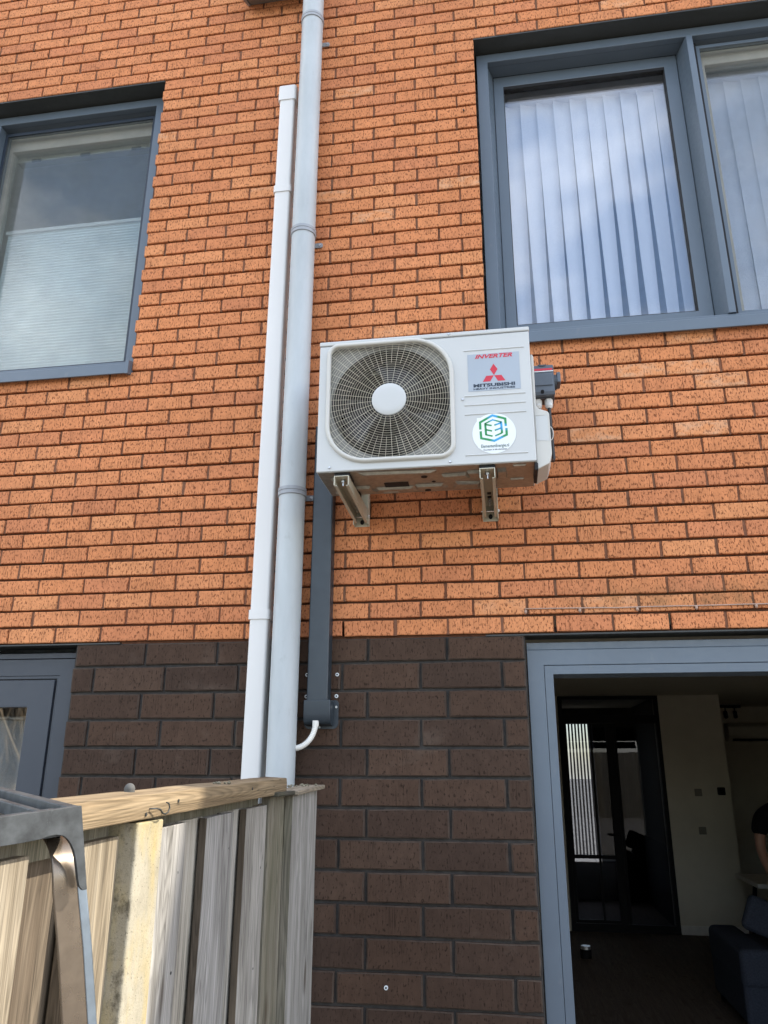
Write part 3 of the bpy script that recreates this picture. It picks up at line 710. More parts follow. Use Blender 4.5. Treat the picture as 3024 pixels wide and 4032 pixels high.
cd = thing('ceiling_detector', 'small dark box on the living room ceiling just inside the door', 'detector', (1.09, 3.6, 2.69))
MB().prism(rrect(0.98, 1.24, 3.55, 3.65, [0.02]*4, 4), 2.655, 2.699, 'z').build('casing', M['black'], cd, bevel=0.006)
MB().box(1.02, 1.20, 3.58, 3.62, 2.648, 2.6545).build('grille', M['gasket'], cd)
ds = thing('floor_canister', 'small black cylinder with a shiny band on the dark floor', 'canister', (1.12, 5.85, 0.004))
MB().tube([(1.12, 5.85, 0.005), (1.12, 5.85, 0.085)], 0.055, 20).build('body', M['black'], ds)
MB().tube([(1.12, 5.85, 0.0855), (1.12, 5.85, 0.115)], [0.050, 0.047], 20).build('band', M['steel'], ds)
tb = thing('dining_table', 'pale table top with black legs behind the person', 'table', (3.5, 5.95, 0))
MB().box(2.79, 4.5, 5.6, 6.4, 0.715, 0.755).build('table_top', M['skirt'], tb, bevel=0.004)
for (xa, ya) in ((2.86, 5.68), (2.86, 6.32), (4.42, 5.68), (4.42, 6.32)):
    MB().tube([(xa + (0.10 if xa < 3.5 else -0.10), ya, 0.714), (xa, ya, 0.006)], 0.022, 8).build('leg', M['black'], tb)
sf = thing('sofa', 'dark blue fabric sofa in the shade inside the open door', 'sofa', (2.9, 4.1, 0))
MB().box(2.07, 4.1, 3.62, 4.6, 0.06, 0.36).build('base', M['sofa'], sf, bevel=0.03, seg=3)
MB().box(2.065, 2.31, 3.60, 4.62, 0.30, 0.56).build('armrest', M['sofa'], sf, bevel=0.05, seg=4)
MB().box(2.315, 4.1, 3.60, 3.84, 0.30, 0.60).build('backrest', M['sofa'], sf, bevel=0.05, seg=4)
MB().box(2.315, 4.1, 3.86, 4.6, 0.37, 0.50).build('seat_cushion', M['sofa'], sf, bevel=0.04, seg=3)
cu = MB().box(-0.30, 0.30, -0.05, 0.05, -0.13, 0.13).xform(lambda v: Matrix.Rotation(R(22), 3, 'Y') @ v + Vector((2.50, 3.93, 0.665)))
cuo = cu.build('scatter_cushion', M['sofa'], None, bevel=0.045, seg=4); tag(cuo, 'dark blue scatter cushion tilted on the end of the sofa', 'cushion')
for (xa, ya) in ((2.12, 3.68), (2.12, 4.54), (4.04, 3.68), (4.04, 4.54)):
    MB().box(xa - 0.02, xa + 0.02, ya - 0.02, ya + 0.02, 0.005, 0.065).build('leg', M['black'], sf)

# person standing behind the sofa (only an arm and shoulder are in the picture)
def skinned(name, pts, edges, radii, mat, parent, sub=2):
    me = bpy.data.meshes.new(name); org = WORLD.get(parent.name, Vector((0, 0, 0))) if parent else Vector((0, 0, 0))
    me.from_pydata([tuple(Vector(p) - org) for p in pts], edges, []); me.update()
    o = bpy.data.objects.new(name, me); col.objects.link(o); o.parent = parent; WORLD[o.name] = org
    o.modifiers.new('skin', 'SKIN')
    if not me.skin_vertices: me.skin_vertices.new()
    sv = me.skin_vertices[0].data
    for i, r in enumerate(radii): sv[i].radius = r if hasattr(r, '__len__') else (r, r); sv[i].use_root = (i == 0)
    s = o.modifiers.new('sub', 'SUBSURF'); s.levels = sub; s.render_levels = sub
    me.materials.append(mat)
    for p in me.polygons: p.use_smooth = True
    return o
px, py = 2.99, 5.0
per = thing('person', 'person in a black T-shirt standing beside the sofa with one bare arm hanging', 'person', (px, py, 0))
P = [(px, py, 0.95), (px, py, 1.10), (px, py, 1.28), (px, py - 0.01, 1.42), (px, py - 0.01, 1.53), (px, py - 0.02, 1.60), (px, py - 0.03, 1.69), (px, py - 0.03, 1.77)]
RR = [(0.165, 0.12), (0.15, 0.105), (0.165, 0.115), (0.15, 0.10), (0.065, 0.06), (0.055, 0.055), (0.082, 0.098), (0.07, 0.085)]
E_ = [(i, i+1) for i in range(7)]
def limb(chain, rads, root):
    i0 = len(P); P.extend(chain); RR.extend(rads); E_.append((root, i0)); E_.extend((i0+k, i0+k+1) for k in range(len(chain)-1)); return len(P) - 1
wrists = []
for s in (-1, 1):
    wrists.append(limb([(px + s*0.15, py, 1.455), (px + s*0.245, py, 1.41), (px + s*0.285, py - 0.01, 1.27), (px + s*0.30, py - 0.02, 1.12), (px + s*0.275, py - 0.10, 0.98), (px + s*0.235, py - 0.17, 0.865), (px + s*0.22, py - 0.20, 0.80)],
         [0.075, 0.066, 0.055, 0.044, 0.043, 0.029, (0.040, 0.022)], 3))
    limb([(px + s*0.10, py, 0.86), (px + s*0.115, py, 0.50), (px + s*0.12, py + 0.02, 0.10), (px + s*0.13, py - 0.12, 0.04)], [0.098, 0.062, 0.045, 0.038], 0)
body = skinned('body', P, E_, RR, M['skin'], per)
for s in (-1, 1):
    hx, hy, hz = px + s*0.22, py - 0.20, 0.80
    for k in range(4):
        ox = (k - 1.5) * 0.018; ln = [0.065, 0.075, 0.07, 0.055][k]
        skinned('finger', [(hx + ox*0.4, hy + ox*0.9, hz), (hx + ox*0.45 - s*0.004, hy + ox, hz - 0.035), (hx + ox*0.45 - s*0.012, hy + ox, hz - 0.04 - ln*0.5), (hx + ox*0.45 - s*0.026, hy + ox, hz - 0.04 - ln*0.9)], [(0, 1), (1, 2), (2, 3)], [0.010, 0.0095, 0.0085, 0.007], M['skin'], per, 1)
    skinned('thumb', [(hx, hy - 0.02, hz + 0.01), (hx - s*0.02, hy - 0.045, hz - 0.02), (hx - s*0.028, hy - 0.052, hz - 0.05)], [(0, 1), (1, 2)], [0.012, 0.0105, 0.008], M['skin'], per, 1)
sP = [(px, py, 0.93), (px, py, 1.10), (px, py, 1.28), (px, py - 0.01, 1.43), (px, py - 0.01, 1.50)]; sR = [(0.178, 0.135), (0.165, 0.12), (0.182, 0.13), (0.165, 0.115), (0.08, 0.075)]; sE = [(i, i+1) for i in range(4)]
for s in (-1, 1):
    i0 = len(sP); sP += [(px + s*0.15, py, 1.46), (px + s*0.25, py, 1.41), (px + s*0.295, py - 0.01, 1.235)]; sR += [0.088, 0.082, 0.076]; sE += [(3, i0), (i0, i0+1), (i0+1, i0+2)]
skinned('t_shirt', sP, sE, sR, M['tshirt'], per)
jP = [(px, py, 0.96), (px, py, 0.88)]; jR = [(0.172, 0.128), (0.165, 0.125)]; jE = [(0, 1)]
for s in (-1, 1):
    i0 = len(jP); jP += [(px + s*0.10, py, 0.80), (px + s*0.115, py, 0.50), (px + s*0.12, py + 0.02, 0.09)]; jR += [0.108, 0.075, 0.062]; jE += [(1, i0), (i0, i0+1), (i0+1, i0+2)]
skinned('jeans', jP, jE, jR, M['jeans'], per)
skinned('hair', [(px, py + 0.0, 1.72), (px, py - 0.005, 1.79)], [(0, 1)], [(0.088, 0.10), (0.075, 0.088)], M['hair'], per)
MB().tube([(px - 0.20, py - 0.16, 0.885), (px - 0.243, py - 0.185, 0.86)], 0.036, 12).build('wristband', M['black'], per)

# ------------------------------------------------------------------ blinds in the upper windows
def vblind(name, label, x0, x1, y, z0, z1, pitch, a_top, a_bot, w=0.098):
    t = thing(name, label, 'blind', ((x0+x1)/2, y, z1), 'white vertical blinds in the wide window')
    MB().box(x0, x1, y - 0.025, y + 0.025, z1, z1 + 0.035).build('headrail', M['slat'], t, bevel=0.003)
    n = int((x1 - x0) / pitch) + 1
    rg = random.Random(int(x0*100))
    for k in range(n):
        xc = x0 + (k + 0.3) * pitch; m = MB(); NS = 10; vs = []; fs = []
        ja = rg.gauss(0, 2.5); jb = rg.gauss(0, 5.0)
        for i in range(NS + 1):
            f = i / NS; a = R(a_top + ja + (a_bot + jb - a_top) * f ** 1.2); z = z1 - (z1 - z0) * f
            c, s = math.cos(a), math.sin(a)
            for q in (-1, -0.5, 0, 0.5, 1):
                dx = q * w/2; bow = 0.006 * (1 - q*q)
                vs.append((xc + dx*c - bow*s, y + dx*s + bow*c, z))
        for i in range(NS):
            fs += [(i*5 + q, i*5 + q + 1, i*5 + q + 6, i*5 + q + 5) for q in range(4)]
        m.add(vs, fs).build('slat', M['slat'], t, smooth=True)
    return t
vblind('vertical_blind', 'white vertical blind with narrow dark gaps behind the plain pane above the air conditioner', 0.60, 1.49, 0.33, 3.84, 5.40, 0.0905, 14, 40)
vblind('vertical_blind', 'white vertical blind behind the insect screen at the right edge of the photo', 1.60, 2.62, 0.33, 3.84, 5.40, 0.0905, 8, 16)
pb = thing('pleated_blind', 'pale blue pleated blind raised to half the left window', 'blind', (-1.9, 0.27, 3.86))
vs = []; fs = []; NP = 52; zt, zb = 4.835, 3.85
for i in range(2*NP + 1):
    z = zt - (zt - zb) * i / (2*NP); y = 0.275 + (0.0013 if i % 2 else -0.0013)
    vs += [(-2.36, y, z), (-1.47, y, z)]
fs = [(2*i, 2*i+1, 2*i+3, 2*i+2) for i in range(2*NP)]
MB().add(vs, fs).build('pleats', M['blind'], pb)
MB().box(-2.37, -1.46, 0.262, 0.29, zt, zt + 0.022).build('top_rail', M['slat'], pb, bevel=0.002)
MB().box(-2.37, -1.46, 0.262, 0.29, zb - 0.018, zb).build('bottom_rail', M['slat'], pb, bevel=0.002)
bx = thing('blind_headbox', 'beige headrail with clips at the top of the left window', 'headrail', (-1.9, 0.28, 5.42))
MB().box(-2.38, -1.45, 0.262, 0.31, 5.36, 5.40).build('rail', M['upvc'], bx, bevel=0.002)
for x in (-2.25, -1.93, -1.6): MB().box(x - 0.03, x + 0.03, 0.256, 0.2615, 5.352, 5.372).build('clip', M['frame_d'], bx)
ct = thing('net_curtain', 'grey curtain hanging behind the dark window at the lower left', 'curtain', (-2.0, 0.25, 2.05))
vs = []; fs = []
for i in range(41):
    x = -2.85 + 1.15 * i / 40; y = 0.25 + 0.03 * math.sin(i * 1.25)
    vs += [(x, y, 0.2), (x, y, 2.045)]
fs = [(2*i, 2*i+2, 2*i+3, 2*i+1) for i in range(40)]
MB().add(vs, fs).build('cloth', M['curtain'], ct, smooth=True)
MB().tube([(-2.9, 0.25, 2.055), (-1.68, 0.25, 2.055)], 0.008, 8).build('rod', M['upvc'], ct)

# ------------------------------------------------------------------ downpipe and ducts
pc = (-0.4425, -0.085); PR = 0.0575
dp = thing('downpipe', 'round grey plastic downpipe running up the wall past the air conditioner', 'drainpipe', (pc[0], pc[1], 0))
smooth_by_angle(MB().tube([(pc[0], pc[1], 0.02), (pc[0], pc[1], 6.8)], PR, 48).build('pipe', M['pipe'], dp))
for z in (5.742, 4.345, 2.985, 1.30):
    m = MB(); n = 48
    prof = [(PR + 0.0004, z - 0.020), (PR + 0.005, z - 0.018), (PR + 0.005, z - 0.004), (PR + 0.0025, z - 0.001), (PR + 0.005, z + 0.002), (PR + 0.0045, z + 0.016), (PR + 0.0004, z + 0.018)]
    vs = [(pc[0] + r*math.cos(2*math.pi*k/n), pc[1] + r*math.sin(2*math.pi*k/n), zz) for r, zz in prof for k in range(n)]
    fs = [(i*n + k, i*n + (k+1) % n, (i+1)*n + (k+1) % n, (i+1)*n + k) for i in range(len(prof) - 1) for k in range(n)]
    smooth_by_angle(m.add(vs, fs).build('collar', M['pipe_rib'], dp), 30)
for z in (5.655, 4.328, 2.985):
    c = MB().prism(rrect(-0.41, -0.362, z - 0.013, z + 0.013, [0.002, 0.011, 0.011, 0.002], 4), -0.010, -0.004, 'y').build('wall_clip', M['pipe_rib'], dp, bevel=0.001)
    MB().tube([(-0.376, -0.0104, z), (-0.376, -0.014, z)], 0.0065, 10).build('screw', M['steel'], c)

wd = thing('cable_duct', 'square white plastic duct beside the round downpipe', 'duct', (-0.575, 0, 0))
DX0, DX1, DY = -0.613, -0.531, -0.065
def rsec(x0, x1, y0, y1, r, n=5):   # section with the two front corners rounded, as (x,y)
    pts = [(x0, y1)]
    pts += [(x0 + r - r*math.cos(R(90*k/n)), y0 + r - r*math.sin(R(90*k/n))) for k in range(n+1)]
    pts += [(x1 - r + r*math.sin(R(90*k/n)), y0 + r - r*math.cos(R(90*k/n))) for k in range(n+1)]
    pts += [(x1, y1)]; return pts
smooth_by_angle(MB().prism(rsec(DX0, DX1, DY, -0.002, 0.012), 0.3, 5.262, 'z').build('trunking', M['duct'], wd), 50)
for z in (4.655, 2.455):
    smooth_by_angle(MB().prism(rsec(DX0 - 0.006, DX1 + 0.006, DY - 0.005, -0.002, 0.014), z - 0.02, z + 0.02, 'z').build('joint_cover', M['duct'], wd), 50)
smooth_by_angle(MB().prism(rsec(DX0 - 0.008, DX1 + 0.008, DY - 0.005, -0.002, 0.014), 5.235, 5.330, 'z').build('end_cap', M['duct'], wd, bevel=0.008, seg=3), 50)

gd = thing('refrigerant_duct', 'flat anthracite duct under the air conditioner ending in a hooded wall cover', 'duct', (-0.3, 0, 0))
GX0, GX1 = -0.354, -0.266
smooth_by_angle(MB().prism(rsec(GX0, GX1, -0.062, -0.001, 0.006), 2.07, 3.31, 'z').build('trunking', M['ddsq'], gd), 50)
MB().prism(rrect(-0.374, -0.232, 1.990, 2.103, [0.022, 0.022, 0.014, 0.014], 6), -0.007, -0.0015, 'y').build('wall_plate', M['ddsq'], gd, bevel=0.002)
hood = MB().prism([(-0.007, 2.1005), (-0.0725, 2.1005), (-0.0725, 2.045), (-0.068, 2.022), (-0.055, 2.008), (-0.035, 2.002), (-0.007, 2.0)], -0.362, -0.252, 'x')
smooth_by_angle(hood.build('hood', M['ddsq'], gd, bevel=0.006, seg=3), 50)
for (x, z) in ((-0.3665, 2.0786), (-0.241, 2.0758), (-0.3084, 1.9975)):
    MB().tube([(x, -0.0075, z), (x, -0.0105, z)], [0.0055, 0.0045], 10).build('screw', M['steel'], gd)
for i, (x, z, lb) in enumerate(((-0.369, 2.2073, 'upper left'), (-0.2409, 2.2069, 'upper right'), (-0.3691, 2.1191, 'lower left'), (-0.2422, 2.1198, 'lower right'))):
    t = thing('screw_plug', 'white screw plug in the brown bricks, %s of four round the anthracite duct' % lb, 'plug', (x, -0.002, z), 'screw plugs round the anthracite duct')
    MB().tube([(x, -0.0005, z), (x, -0.005, z)], 0.0075, 12).build('collar', M['white'], t); MB().tube([(x, -0.0052, z), (x, -0.0064, z)], 0.0035, 8).build('socket', M['black'], t)
t = thing('screw_plug', 'single white screw plug in the brown bricks low beside the door', 'plug', (-0.0337, -0.002, 1.081))
MB().tube([(-0.0337, -0.0005, 1.081), (-0.0337, -0.005, 1.081)], 0.0075, 12).build('collar', M['white'], t); MB().tube([(-0.0337, -0.0052, 1.081), (-0.0337, -0.0064, 1.081)], 0.0035, 8).build('socket', M['black'], t)
hs = thing('drain_hose', 'ribbed white drain hose curving from the anthracite hood into the downpipe', 'hose', (-0.31, -0.06, 2.0))
pa = []; rr = []
for i in range(73):
    f = i / 72; a = f * math.pi / 2
    pa.append((-0.312 - 0.083*(1 - math.cos(a))*1.0, -0.062 - 0.012*f, 2.012 - 0.098*math.sin(a))); rr.append(0.0105 + (0.0016 if i % 3 == 0 else 0))
smooth_by_angle(MB().tube(pa, rr, 12).build('tube', M['hose'], hs), 80)
MB().tube([(-0.312, -0.062, 2.02), (-0.312, -0.062, 1.998)], 0.013, 12).build('cuff', M['hose'], hs)

hp = thing('rainwater_hopper', 'grey metal hopper box at the top edge of the wall beside the downpipe', 'hopper', (-0.68, -0.06, 6.0))
MB().prism([(0.0, 6.045), (0.0, 6.4), (-0.11, 6.4), (-0.11, 5.985), (-0.095, 5.985)], -0.84, -0.515, 'x').build('box', M['shroud'], hp, bevel=0.003)
MB().prism([(-0.001, 6.040), (-0.001, 6.4), (-0.115, 6.4), (-0.115, 5.978), (-0.095, 5.978)], -0.858, -0.842, 'x').build('end_plate', M['pipe_rib'], hp, bevel=0.001)

# ------------------------------------------------------------------ outdoor unit
ac = thing('outdoor_unit', 'ivory air conditioner outdoor unit on two brackets with a round wire fan guard', 'air conditioner', (0.177, -0.32, 2.93))
AX0, AX1, AY, AZ0, AZ1 = -0.2425, 0.598, -0.46, 2.928, 3.4765
hole = rrect(-0.199, 0.286, 2.972, 3.470, [0.155, 0.045, 0.155, 0.038], 10)
outer = [(AX0, AZ0), (AX1, AZ0), (AX1, AZ1), (AX0, AZ1)]
m = MB(); n = len(hole)
allp = outer + hole
tri = tessellate_polygon([[Vector((x, z, 0)) for x, z in outer], [Vector((x, z, 0)) for x, z in hole]])
m.add([(x, AY, z) for x, z in allp] + [(x, -0.18, z) for x, z in outer] + [(x, AY + 0.02, z) for x, z in hole],
      [tuple(t_) for t_ in tri] + [(i, (i+1) % 4, 4 + n + (i+1) % 4, 4 + n + i) for i in range(4)] + [(4+n, 5+n, 6+n, 7+n)]
      + [(4 + i, 4 + (i+1) % n, 8 + n + (i+1) % n, 8 + n + i) for i in range(n)])
m.build('casing', M['acw'], ac, bevel=0.007, seg=3)
MB().box(AX0 - 0.002, AX1 + 0.002, AY - 0.002, -0.178, 3.479, 3.498).build('lid', M['acw'], ac, bevel=0.005, seg=3)
bz = rrect(-0.2035, 0.2925, 2.963, 3.4735, [0.16, 0.052, 0.16, 0.042], 12)
def sweep_ring(pts, prof, name, mat):   # closed outline, profile (outward offset, y)
    n = len(pts); vs = []; fs = []; k = len(prof)
    for i in range(n):
        a, b = Vector((*pts[i-1], 0)), Vector((*pts[(i+1) % n], 0)); t_ = (b - a).normalized(); nx, nz_ = t_.y, -t_.x
        for (o, y) in prof: vs.append((pts[i][0] + nx*o, y, pts[i][1] + nz_*o))
    for i in range(n):
        j = (i+1) % n
        fs += [(i*k + q, j*k + q, j*k + (q+1), i*k + (q+1)) for q in range(k-1)]
    return smooth_by_angle(MB().add(vs, fs).build(name, mat, ac), 60)
sweep_ring(bz, [(-0.010, AY + 0.004), (-0.0095, AY - 0.010), (-0.006, AY - 0.0145), (0.001, AY - 0.0145), (0.006, AY - 0.010), (0.0085, AY + 0.001)], 'guard_rim', M['accream'])
FC, FZ = 0.0435, 3.2185
cir = [(FC + 0.236*math.cos(2*math.pi*k/64), FZ + 0.236*math.sin(2*math.pi*k/64)) for k in range(64)]
hole2 = rrect(-0.204, 0.291, 2.967, 3.474, [0.155, 0.045, 0.155, 0.038], 10)
tri = tessellate_polygon([[Vector((x, z, 0)) for x, z in hole2], [Vector((x, z, 0)) for x, z in cir]])
allp = hole2 + cir
sw = MB().add([(x, AY + 0.022, z) for x, z in allp], [tuple(t_) for t_ in tri]).build('shroud_plate', M['shroud'], ac)
smooth_by_angle(MB().add([(x, AY + 0.0225, z) for x, z in cir] + [(FC + 0.229*math.cos(2*math.pi*k/64), AY + 0.035, FZ + 0.229*math.sin(2*math.pi*k/64)) for k in range(64)] + [(FC + 0.226*math.cos(2*math.pi*k/64), -0.30, FZ + 0.226*math.sin(2*math.pi*k/64)) for k in range(64)],
     [(r_*64 + k, r_*64 + (k+1) % 64, r_*64 + 64 + (k+1) % 64, r_*64 + 64 + k) for r_ in range(2) for k in range(64)]).build('shroud_ring', M['shroudd'], ac), 60)
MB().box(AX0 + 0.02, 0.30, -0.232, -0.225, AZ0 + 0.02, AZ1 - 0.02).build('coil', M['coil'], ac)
fan = MB().tube([(FC, -0.385, FZ), (FC, -0.30, FZ)], [0.055, 0.062], 24).build('fan', M['fan'], ac, bevel=0.004)
for b in range(3):
    vs = []; fs = []; NA, NR = 8, 5
    for i in range(NA + 1):
        for j in range(NR + 1):
            r = 0.06 + 0.155 * j / NR; f = i / NA
            a = R(120*b + 20 + 78*f + 16*(j/NR)); y = -0.315 - 0.075*f - 0.012*math.sin(math.pi*f)
            vs.append((FC + r*math.cos(a), y, FZ + r*math.sin(a)))
    fs = [(i*(NR+1) + j, (i+1)*(NR+1) + j, (i+1)*(NR+1) + j + 1, i*(NR+1) + j + 1) for i in range(NA) for j in range(NR)]
    o = MB().add(vs, fs).build('blade', M['fan'], fan, smooth=True); sm = o.modifiers.new('solid', 'SOLIDIFY'); sm.thickness = 0.003
# wire guard
gin = rrect(-0.196, 0.285, 2.970, 3.467, [0.153, 0.045, 0.153, 0.037], 10)
def inside(x, z):
    c = False; n = len(gin); j = n - 1
    for i in range(n):
        xi, zi = gin[i]; xj, zj = gin[j]
        if (zi > z) != (zj > z) and x < (xj - xi)*(z - zi)/(zj - zi) + xi: c = not c
        j = i
    return c
gm = MB(); GY = AY - 0.006
for k in range(27):
    r = 0.076 + 0.0098*k
    if r > 0.34: break
    N = 160; run = []
    flags = [inside(FC + r*math.cos(2*math.pi*i/N), FZ + r*math.sin(2*math.pi*i/N)) for i in range(N)]
    pt = lambda i: (FC + r*math.cos(2*math.pi*i/N), GY, FZ + r*math.sin(2*math.pi*i/N))
    if all(flags): gm.tube([pt(i) for i in range(0, N, 2)], 0.00078, 4, closed=True); continue
    st = next((i for i in range(N) if not flags[i]), 0); run = []
    for q in range(N + 1):
        i = (st + q) % N
        if flags[i] and q < N: run.append(pt(i))
        else:
            if len(run) > 1: gm.tube(run, 0.00078, 4)
            run = []
for k in range(56):
    a = 2*math.pi*(k + 0.5)/56; r0 = 0.066 if k % 2 == 0 else 0.160; r1 = r0
    while r1 < 0.36 and inside(FC + (r1+0.003)*math.cos(a), FZ + (r1+0.003)*math.sin(a)): r1 += 0.003
    gm.tube([(FC + r0*math.cos(a), GY + 0.0022, FZ + r0*math.sin(a)), (FC + (r1+0.004)*math.cos(a), GY + 0.0022, FZ + (r1+0.004)*math.sin(a))], 0.00085, 4)
gm.build('fan_guard', M['wire'], ac)
hub = MB(); N = 48
prof = [(0.0, GY - 0.0065), (0.045, GY - 0.006), (0.064, GY - 0.004), (0.0685, GY - 0.001), (0.0685, GY + 0.005)]
vs = [(FC, prof[0][1], FZ)] + [(FC + r*math.cos(2*math.pi*k/N), y, FZ + r*math.sin(2*math.pi*k/N)) for r, y in prof[1:] for k in range(N)]
fs = [(0, 1 + k, 1 + (k+1) % N) for k in range(N)] + [(1 + i*N + k, 1 + (i+1)*N + k, 1 + (i+1)*N + (k+1) % N, 1 + i*N + (k+1) % N) for i in range(len(prof)-2) for k in range(N)]
smooth_by_angle(hub.add(vs, fs).build('guard_hub', M['acw'], ac), 50)
# pressed grooves on the service panel
for (a, b, z) in ((0.3415, 0.5745, 3.4083), (0.339, 0.571, 3.2097), (0.338, 0.570, 3.171), (0.338, 0.570, 3.1316), (0.336, 0.568, 2.9633)):
    MB().prism([(AY - 0.0002, z + 0.0035), (AY - 0.0030, z + 0.0005), (AY - 0.0030, z - 0.0005), (AY - 0.0002, z - 0.0035)], a, b, 'x').build('pressed_rib', M['acw'], ac)
for (x, z) in ((0.3318, 3.1972), (-0.189, 2.9439), (0.2767, 2.9411), (0.2837, 3.4895)):
    MB().tube([(x, AY - 0.0028, z), (x, AY - 0.0055, z)], [0.0052, 0.0035], 8).build('screw', M['steel'], ac)
# name plate
lp = MB().box(0.355, 0.5555, AY - 0.0012, AY - 0.0004, 3.2285, 3.3898).build('name_plate', M['silver'], ac)
def text(body, x0, x1, z0, z1, y, mat, parent, name, shear=0.0, bold=0.0):
    cu_ = bpy.data.curves.new(name, 'FONT'); cu_.body = body; cu_.size = 1; cu_.shear = shear; cu_.offset = bold; cu_.resolution_u = 3
    o = bpy.data.objects.new('tmp', cu_); col.objects.link(o); bpy.context.view_layer.update()
    dg = bpy.context.evaluated_depsgraph_get(); me = bpy.data.meshes.new_from_object(o.evaluated_get(dg))
    bpy.data.objects.remove(o); 
    xs = [v.co.x for v in me.vertices]; ys = [v.co.y for v in me.vertices]
    ax, bx_, ay, by = min(xs), max(xs), min(ys), max(ys); org = WORLD[parent.name]
    for v in me.vertices:
        v.co = Vector((x0 + (v.co.x - ax)/(bx_ - ax)*(x1 - x0), y, z0 + (v.co.y - ay)/(by - ay)*(z1 - z0))) - org
    me.name = name; me.materials.clear(); me.materials.append(mat)
    ob = bpy.data.objects.new(name, me); col.objects.link(ob); ob.parent = parent; WORLD[ob.name] = org; return ob
TY = AY - 0.0018
text('INVERTER', 0.3845, 0.5295, 3.3690, 3.3868, TY, M['red'], lp, 'red_lettering', 0.3, 0.035)
text('MITSUBISHI', 0.3750, 0.5345, 3.2450, 3.2595, TY, M['ink'], lp, 'dark_lettering', 0, 0.045)
text('HEAVY INDUSTRIES', 0.3748, 0.5343, 3.2334, 3.2414, TY, M['ink'], lp, 'dark_lettering', 0, 0.035)
dm = MB()
for poly in ([(0.4555, 3.3428), (0.4410, 3.3188), (0.4555, 3.2930), (0.4702, 3.3188)], [(0.4545, 3.2922), (0.4255, 3.2922), (0.4115, 3.2672), (0.4408, 3.2672)], [(0.4567, 3.2922), (0.4842, 3.2922), (0.4986, 3.2672), (0.4698, 3.2672)]):
    dm.add([(x, TY, z) for x, z in poly], [(0, 1, 2, 3)])
dm.build('emblem', M['red'], lp)
# installer's sticker
def SP(px_, py_): return (0.446 + (px_ - 645 - 0.05*(py_ - 1578))*0.0002154, 3.048 - (py_ - 1578 + 0.033*(px_ - 645))*0.0002377)
MB().add([(0.383, AY - 0.0008, 2.990), (0.46, AY - 0.0008, 2.990), (0.46, AY - 0.0008, 3.115), (0.383, AY - 0.0008, 3.115)], [(0, 1, 2, 3)]).build('paper_label', M['white'], ac)
stc = MB().prism([(0.4460 + 0.0822*math.cos(2*math.pi*k/56), 3.0478 + 0.0825*math.sin(2*math.pi*k/56)) for k in range(56)], AY - 0.0014, AY - 0.0009, 'y').build('sticker', M['white'], ac)
def strip(mb, pts, w, y=TY):
    P_ = [Vector((*p, 0)) for p in pts]; l_, r_ = [], []
    for i, p in enumerate(P_):
        d1 = (P_[i] - P_[i-1]).normalized() if i else (P_[1] - P_[0]).normalized(); d2 = (P_[i+1] - P_[i]).normalized() if i < len(P_) - 1 else d1
        t_ = (d1 + d2).normalized(); nn = Vector((-t_.y, t_.x, 0)); k = w/2/max(0.5, nn.dot(Vector((-d1.y, d1.x, 0))))
        l_.append(p + nn*k); r_.append(p - nn*k)
    mb.add([(v.x, y, v.y) for v in l_ + r_], [(i, i+1, len(P_) + i + 1, len(P_) + i) for i in range(len(P_)-1)])
lg = MB()
strip(lg, [SP(405, 1510), SP(398, 1385), SP(612, 1268), SP(838, 1330), SP(848, 1460)], 0.0088)
strip(lg, [SP(410, 1540), SP(422, 1662), SP(650, 1710), SP(865, 1610), SP(858, 1495)], 0.0088)
strip(lg, [SP(480, 1412), SP(615, 1345), SP(770, 1388)], 0.0055)
strip(lg, [SP(488, 1405), SP(506, 1612)], 0.008); strip(lg, [SP(765, 1378), SP(784, 1582)], 0.008)
for a, b in (((492, 1425), (602, 1445)), ((499, 1515), (609, 1540)), ((506, 1603), (620, 1630)), ((762, 1402), (648, 1440)), ((772, 1490), (656, 1530)), ((783, 1577), (664, 1627))): strip(lg, [SP(*a), SP(*b)], 0.0062)
lg.build('hexagon_logo', M['logo'], stc)
text('ElementenEnergie.nl', 0.3955, 0.4995, 2.9860, 3.0035, TY, M['greenink'], stc, 'green_lettering', 0, 0.012)
text('Duurzaam in alle elementen', 0.4040, 0.4915, 2.9785, 2.9850, TY, M['ink'], stc, 'small_lettering', 0, 0.015)
# underside: pressed base pan
bp = MB().box(AX0 + 0.004, AX1 - 0.004, AY + 0.004, -0.184, 2.9262, 2.9275).build('base_pan', M['galv'], ac)
def emboss(poly, h=0.010):
    cx = sum(p[0] for p in poly)/len(poly); cy = sum(p[1] for p in poly)/len(poly); n = len(poly)
    inn = [(cx + (x-cx)*0.82, cy + (y-cy)*0.62) for x, y in poly]
    MB().add([(x, y, 2.926) for x, y in poly] + [(x, y, 2.926 - h) for x, y in inn], [tuple(range(n, 2*n))] + [(i, (i+1) % n, n + (i+1) % n, n + i) for i in range(n)]).build('pressing', M['galv'], bp)
emboss([(-0.085, -0.44), (0.225, -0.425), (0.215, -0.392), (-0.075, -0.405)])
emboss([(-0.04, -0.262), (0.115, -0.262), (0.135, -0.225), (-0.06, -0.225)])
emboss([(0.12, -0.275), (0.235, -0.275), (0.255, -0.235), (0.12, -0.235)])
emboss([(0.235, -0.375), (0.335, -0.385), (0.35, -0.335), (0.245, -0.325)])
emboss([(0.335, -0.40), (0.385, -0.40), (0.385, -0.345), (0.345, -0.345)])
emboss([(0.285, -0.29), (0.385, -0.275), (0.375, -0.22), (0.27, -0.235)])
emboss([(0.45, -0.41), (0.485, -0.41), (0.49, -0.30), (0.45, -0.30)])
emboss([(-0.20, -0.40), (-0.165, -0.41), (-0.15, -0.33), (-0.19, -0.33)])
